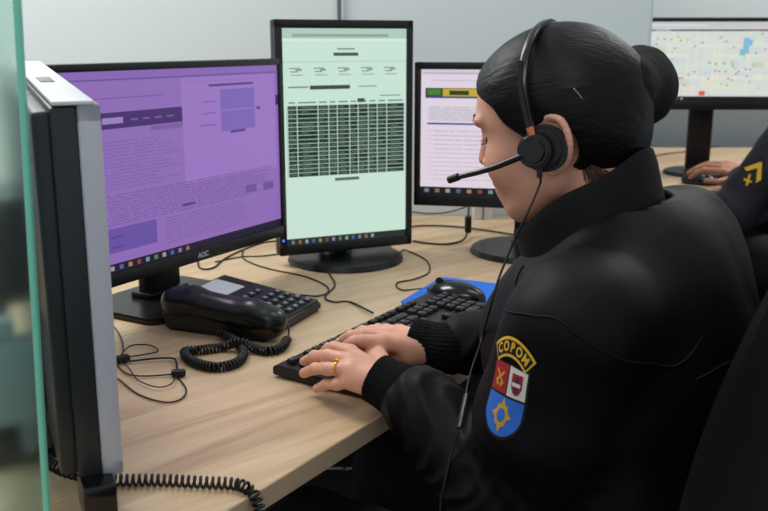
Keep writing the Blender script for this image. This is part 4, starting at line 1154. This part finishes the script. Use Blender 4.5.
V, Fq = net_mesh(h2_, np.array(list(T2(.02, 0, .24)))-.15, np.array(list(T2(.02, 0, .24)))+.15, .005, extra=lambda P: np.maximum(((P-hcx)@A2.T)[:, 0] - .06 - (((P-hcx)@A2.T)[:, 2]-.25)*.8, .17 - ((P-hcx)@A2.T)[:, 2])); me = mesh_np('hair', V, Fq); me.transform(i2); link('hair', me, hair_m, p2, angle=180)
# chevron patch on sleeve
def c2(px, py, off):
    h = jb2.ray_cast(EYE, ray(px, py)); return (h[0] + (EYE - h[0]).normalized()*off) if h[0] else None
def chev(pl, off, m_):
    pts = [c2(x, y, off) for x, y in pl]
    if any(p is None for p in pts): return None
    return pts, m_
bm = BM()
for pl, off, mi_ in ((((736, 180), (744, 163), (764, 158), (766, 178), (757, 192), (742, 191)), .004, 0), (((744, 168), (747, 171), (757.5, 168), (757, 163)), .006, 1), (((757, 163), (757.5, 168), (756, 183), (761, 180), (762, 162)), .006, 1),
                    (((744, 178), (752, 181), (752, 183), (744, 180.5)), .006, 1), (((749, 174), (751, 174.5), (747.5, 186), (745.5, 185)), .006, 1)):
    pts = [c2(x, y, off) for x, y in pl]
    if all(pts): f = bm.faces.new([bm.verts.new(i2 @ p) for p in pts]); f.material_index = mi_
if len(bm.faces):
    r_ = bmesh.ops.extrude_face_region(bm, geom=bm.faces[:])
    for v in [g_ for g_ in r_['geom'] if isinstance(g_, bmesh.types.BMVert)]: v.co += Vector((.3, .95, -.1))*.002
    bmesh.ops.triangulate(bm, faces=bm.faces[:])
    c_o = obj('chevron_patch', bm, [mat('patch_black', (14, 14, 16)), mat('patch_yellow', (222, 176, 44))], jo2, False)
mo2 = empty('mouse', at(699, 184, .751), R(60), 'black computer mouse under the hand of the person in the dark uniform', 'mouse')
o = link('shell', bpy.data.objects['shell'].data, [], mo2)
o = chair_proto((1.39, 2.62, 0), math.atan2(f2.y, f2.x) - PI/2, 'black office chair of the person in the dark uniform at the right edge')

# far cables
cable('cable', [at(648, 157, .753), at(665, 154, .753), at(690, 151, .753), at(720, 146, .760)], .0025, 'thin black cable on the background desk behind the map monitor stand')
# added low divider, there only to give the dark tone behind the glass
dv = empty('added_divider', (-.98, 1.25, .75), R(-35), 'added dark grey divider giving the dark tone behind the frosted glass at left', 'divider')
bm = BM(); box(bm, (0, 0, .18), (.8, .03, .36), .005); obj('fabric_panel', bm, mat('divider_grey', (58, 66, 66), .9, bump=.4, bscale=400), dv)
bm = BM(); box(bm, (0, 0, .365), (.8, .034, .012), .003); obj('top_rail', bm, chrome, dv)

# ================================================================== LIGHT
w = bpy.data.worlds.new('world'); sc.world = w; w.use_nodes = True
w.node_tree.nodes['Background'].inputs[0].default_value = (.86, .93, 1, 1); w.node_tree.nodes['Background'].inputs[1].default_value = .55
def area(name, loc, size, power, col=(1, 1, 1), target=None, sy=None):
    l = bpy.data.lights.new(name, 'AREA'); l.energy = power; l.color = col; l.shape = 'RECTANGLE'; l.size = size; l.size_y = sy or size
    o = bpy.data.objects.new(name, l); COL.objects.link(o); o.location = loc
    if target: o.rotation_euler = (Vector(target) - Vector(loc)).to_track_quat('-Z', 'Y').to_euler()
    return o
area('ceiling_lamp', (-1.3, 2.0, 2.6), 1.2, 42, (1, .98, .95), sy=.5)
area('ceiling_lamp', (.9, 1.5, 2.65), 1.2, 8, (1, .98, .95), sy=.5)
area('ceiling_lamp', (-.6, -.3, 2.65), 1.2, 14, (1, .98, .96), sy=.5)
area('ceiling_lamp', (1.9, 3.4, 2.65), 1.2, 34, (1, .98, .96), sy=.5)

cam = bpy.data.cameras.new('camera'); cam.lens = FP/768*36; cam.sensor_width = 36; cam.clip_start = .02
co = bpy.data.objects.new('camera', cam); COL.objects.link(co); co.location = EYE; co.rotation_euler = (R(90) - TILT, 0, 0)
cam.dof.use_dof = True; cam.dof.focus_distance = 1.15; cam.dof.aperture_fstop = 9
sc.camera = co
sc.view_settings.view_transform = 'Standard'; sc.view_settings.look = 'None'; sc.view_settings.exposure = 0; sc.view_settings.gamma = 1
sc.view_settings.use_curve_mapping = False
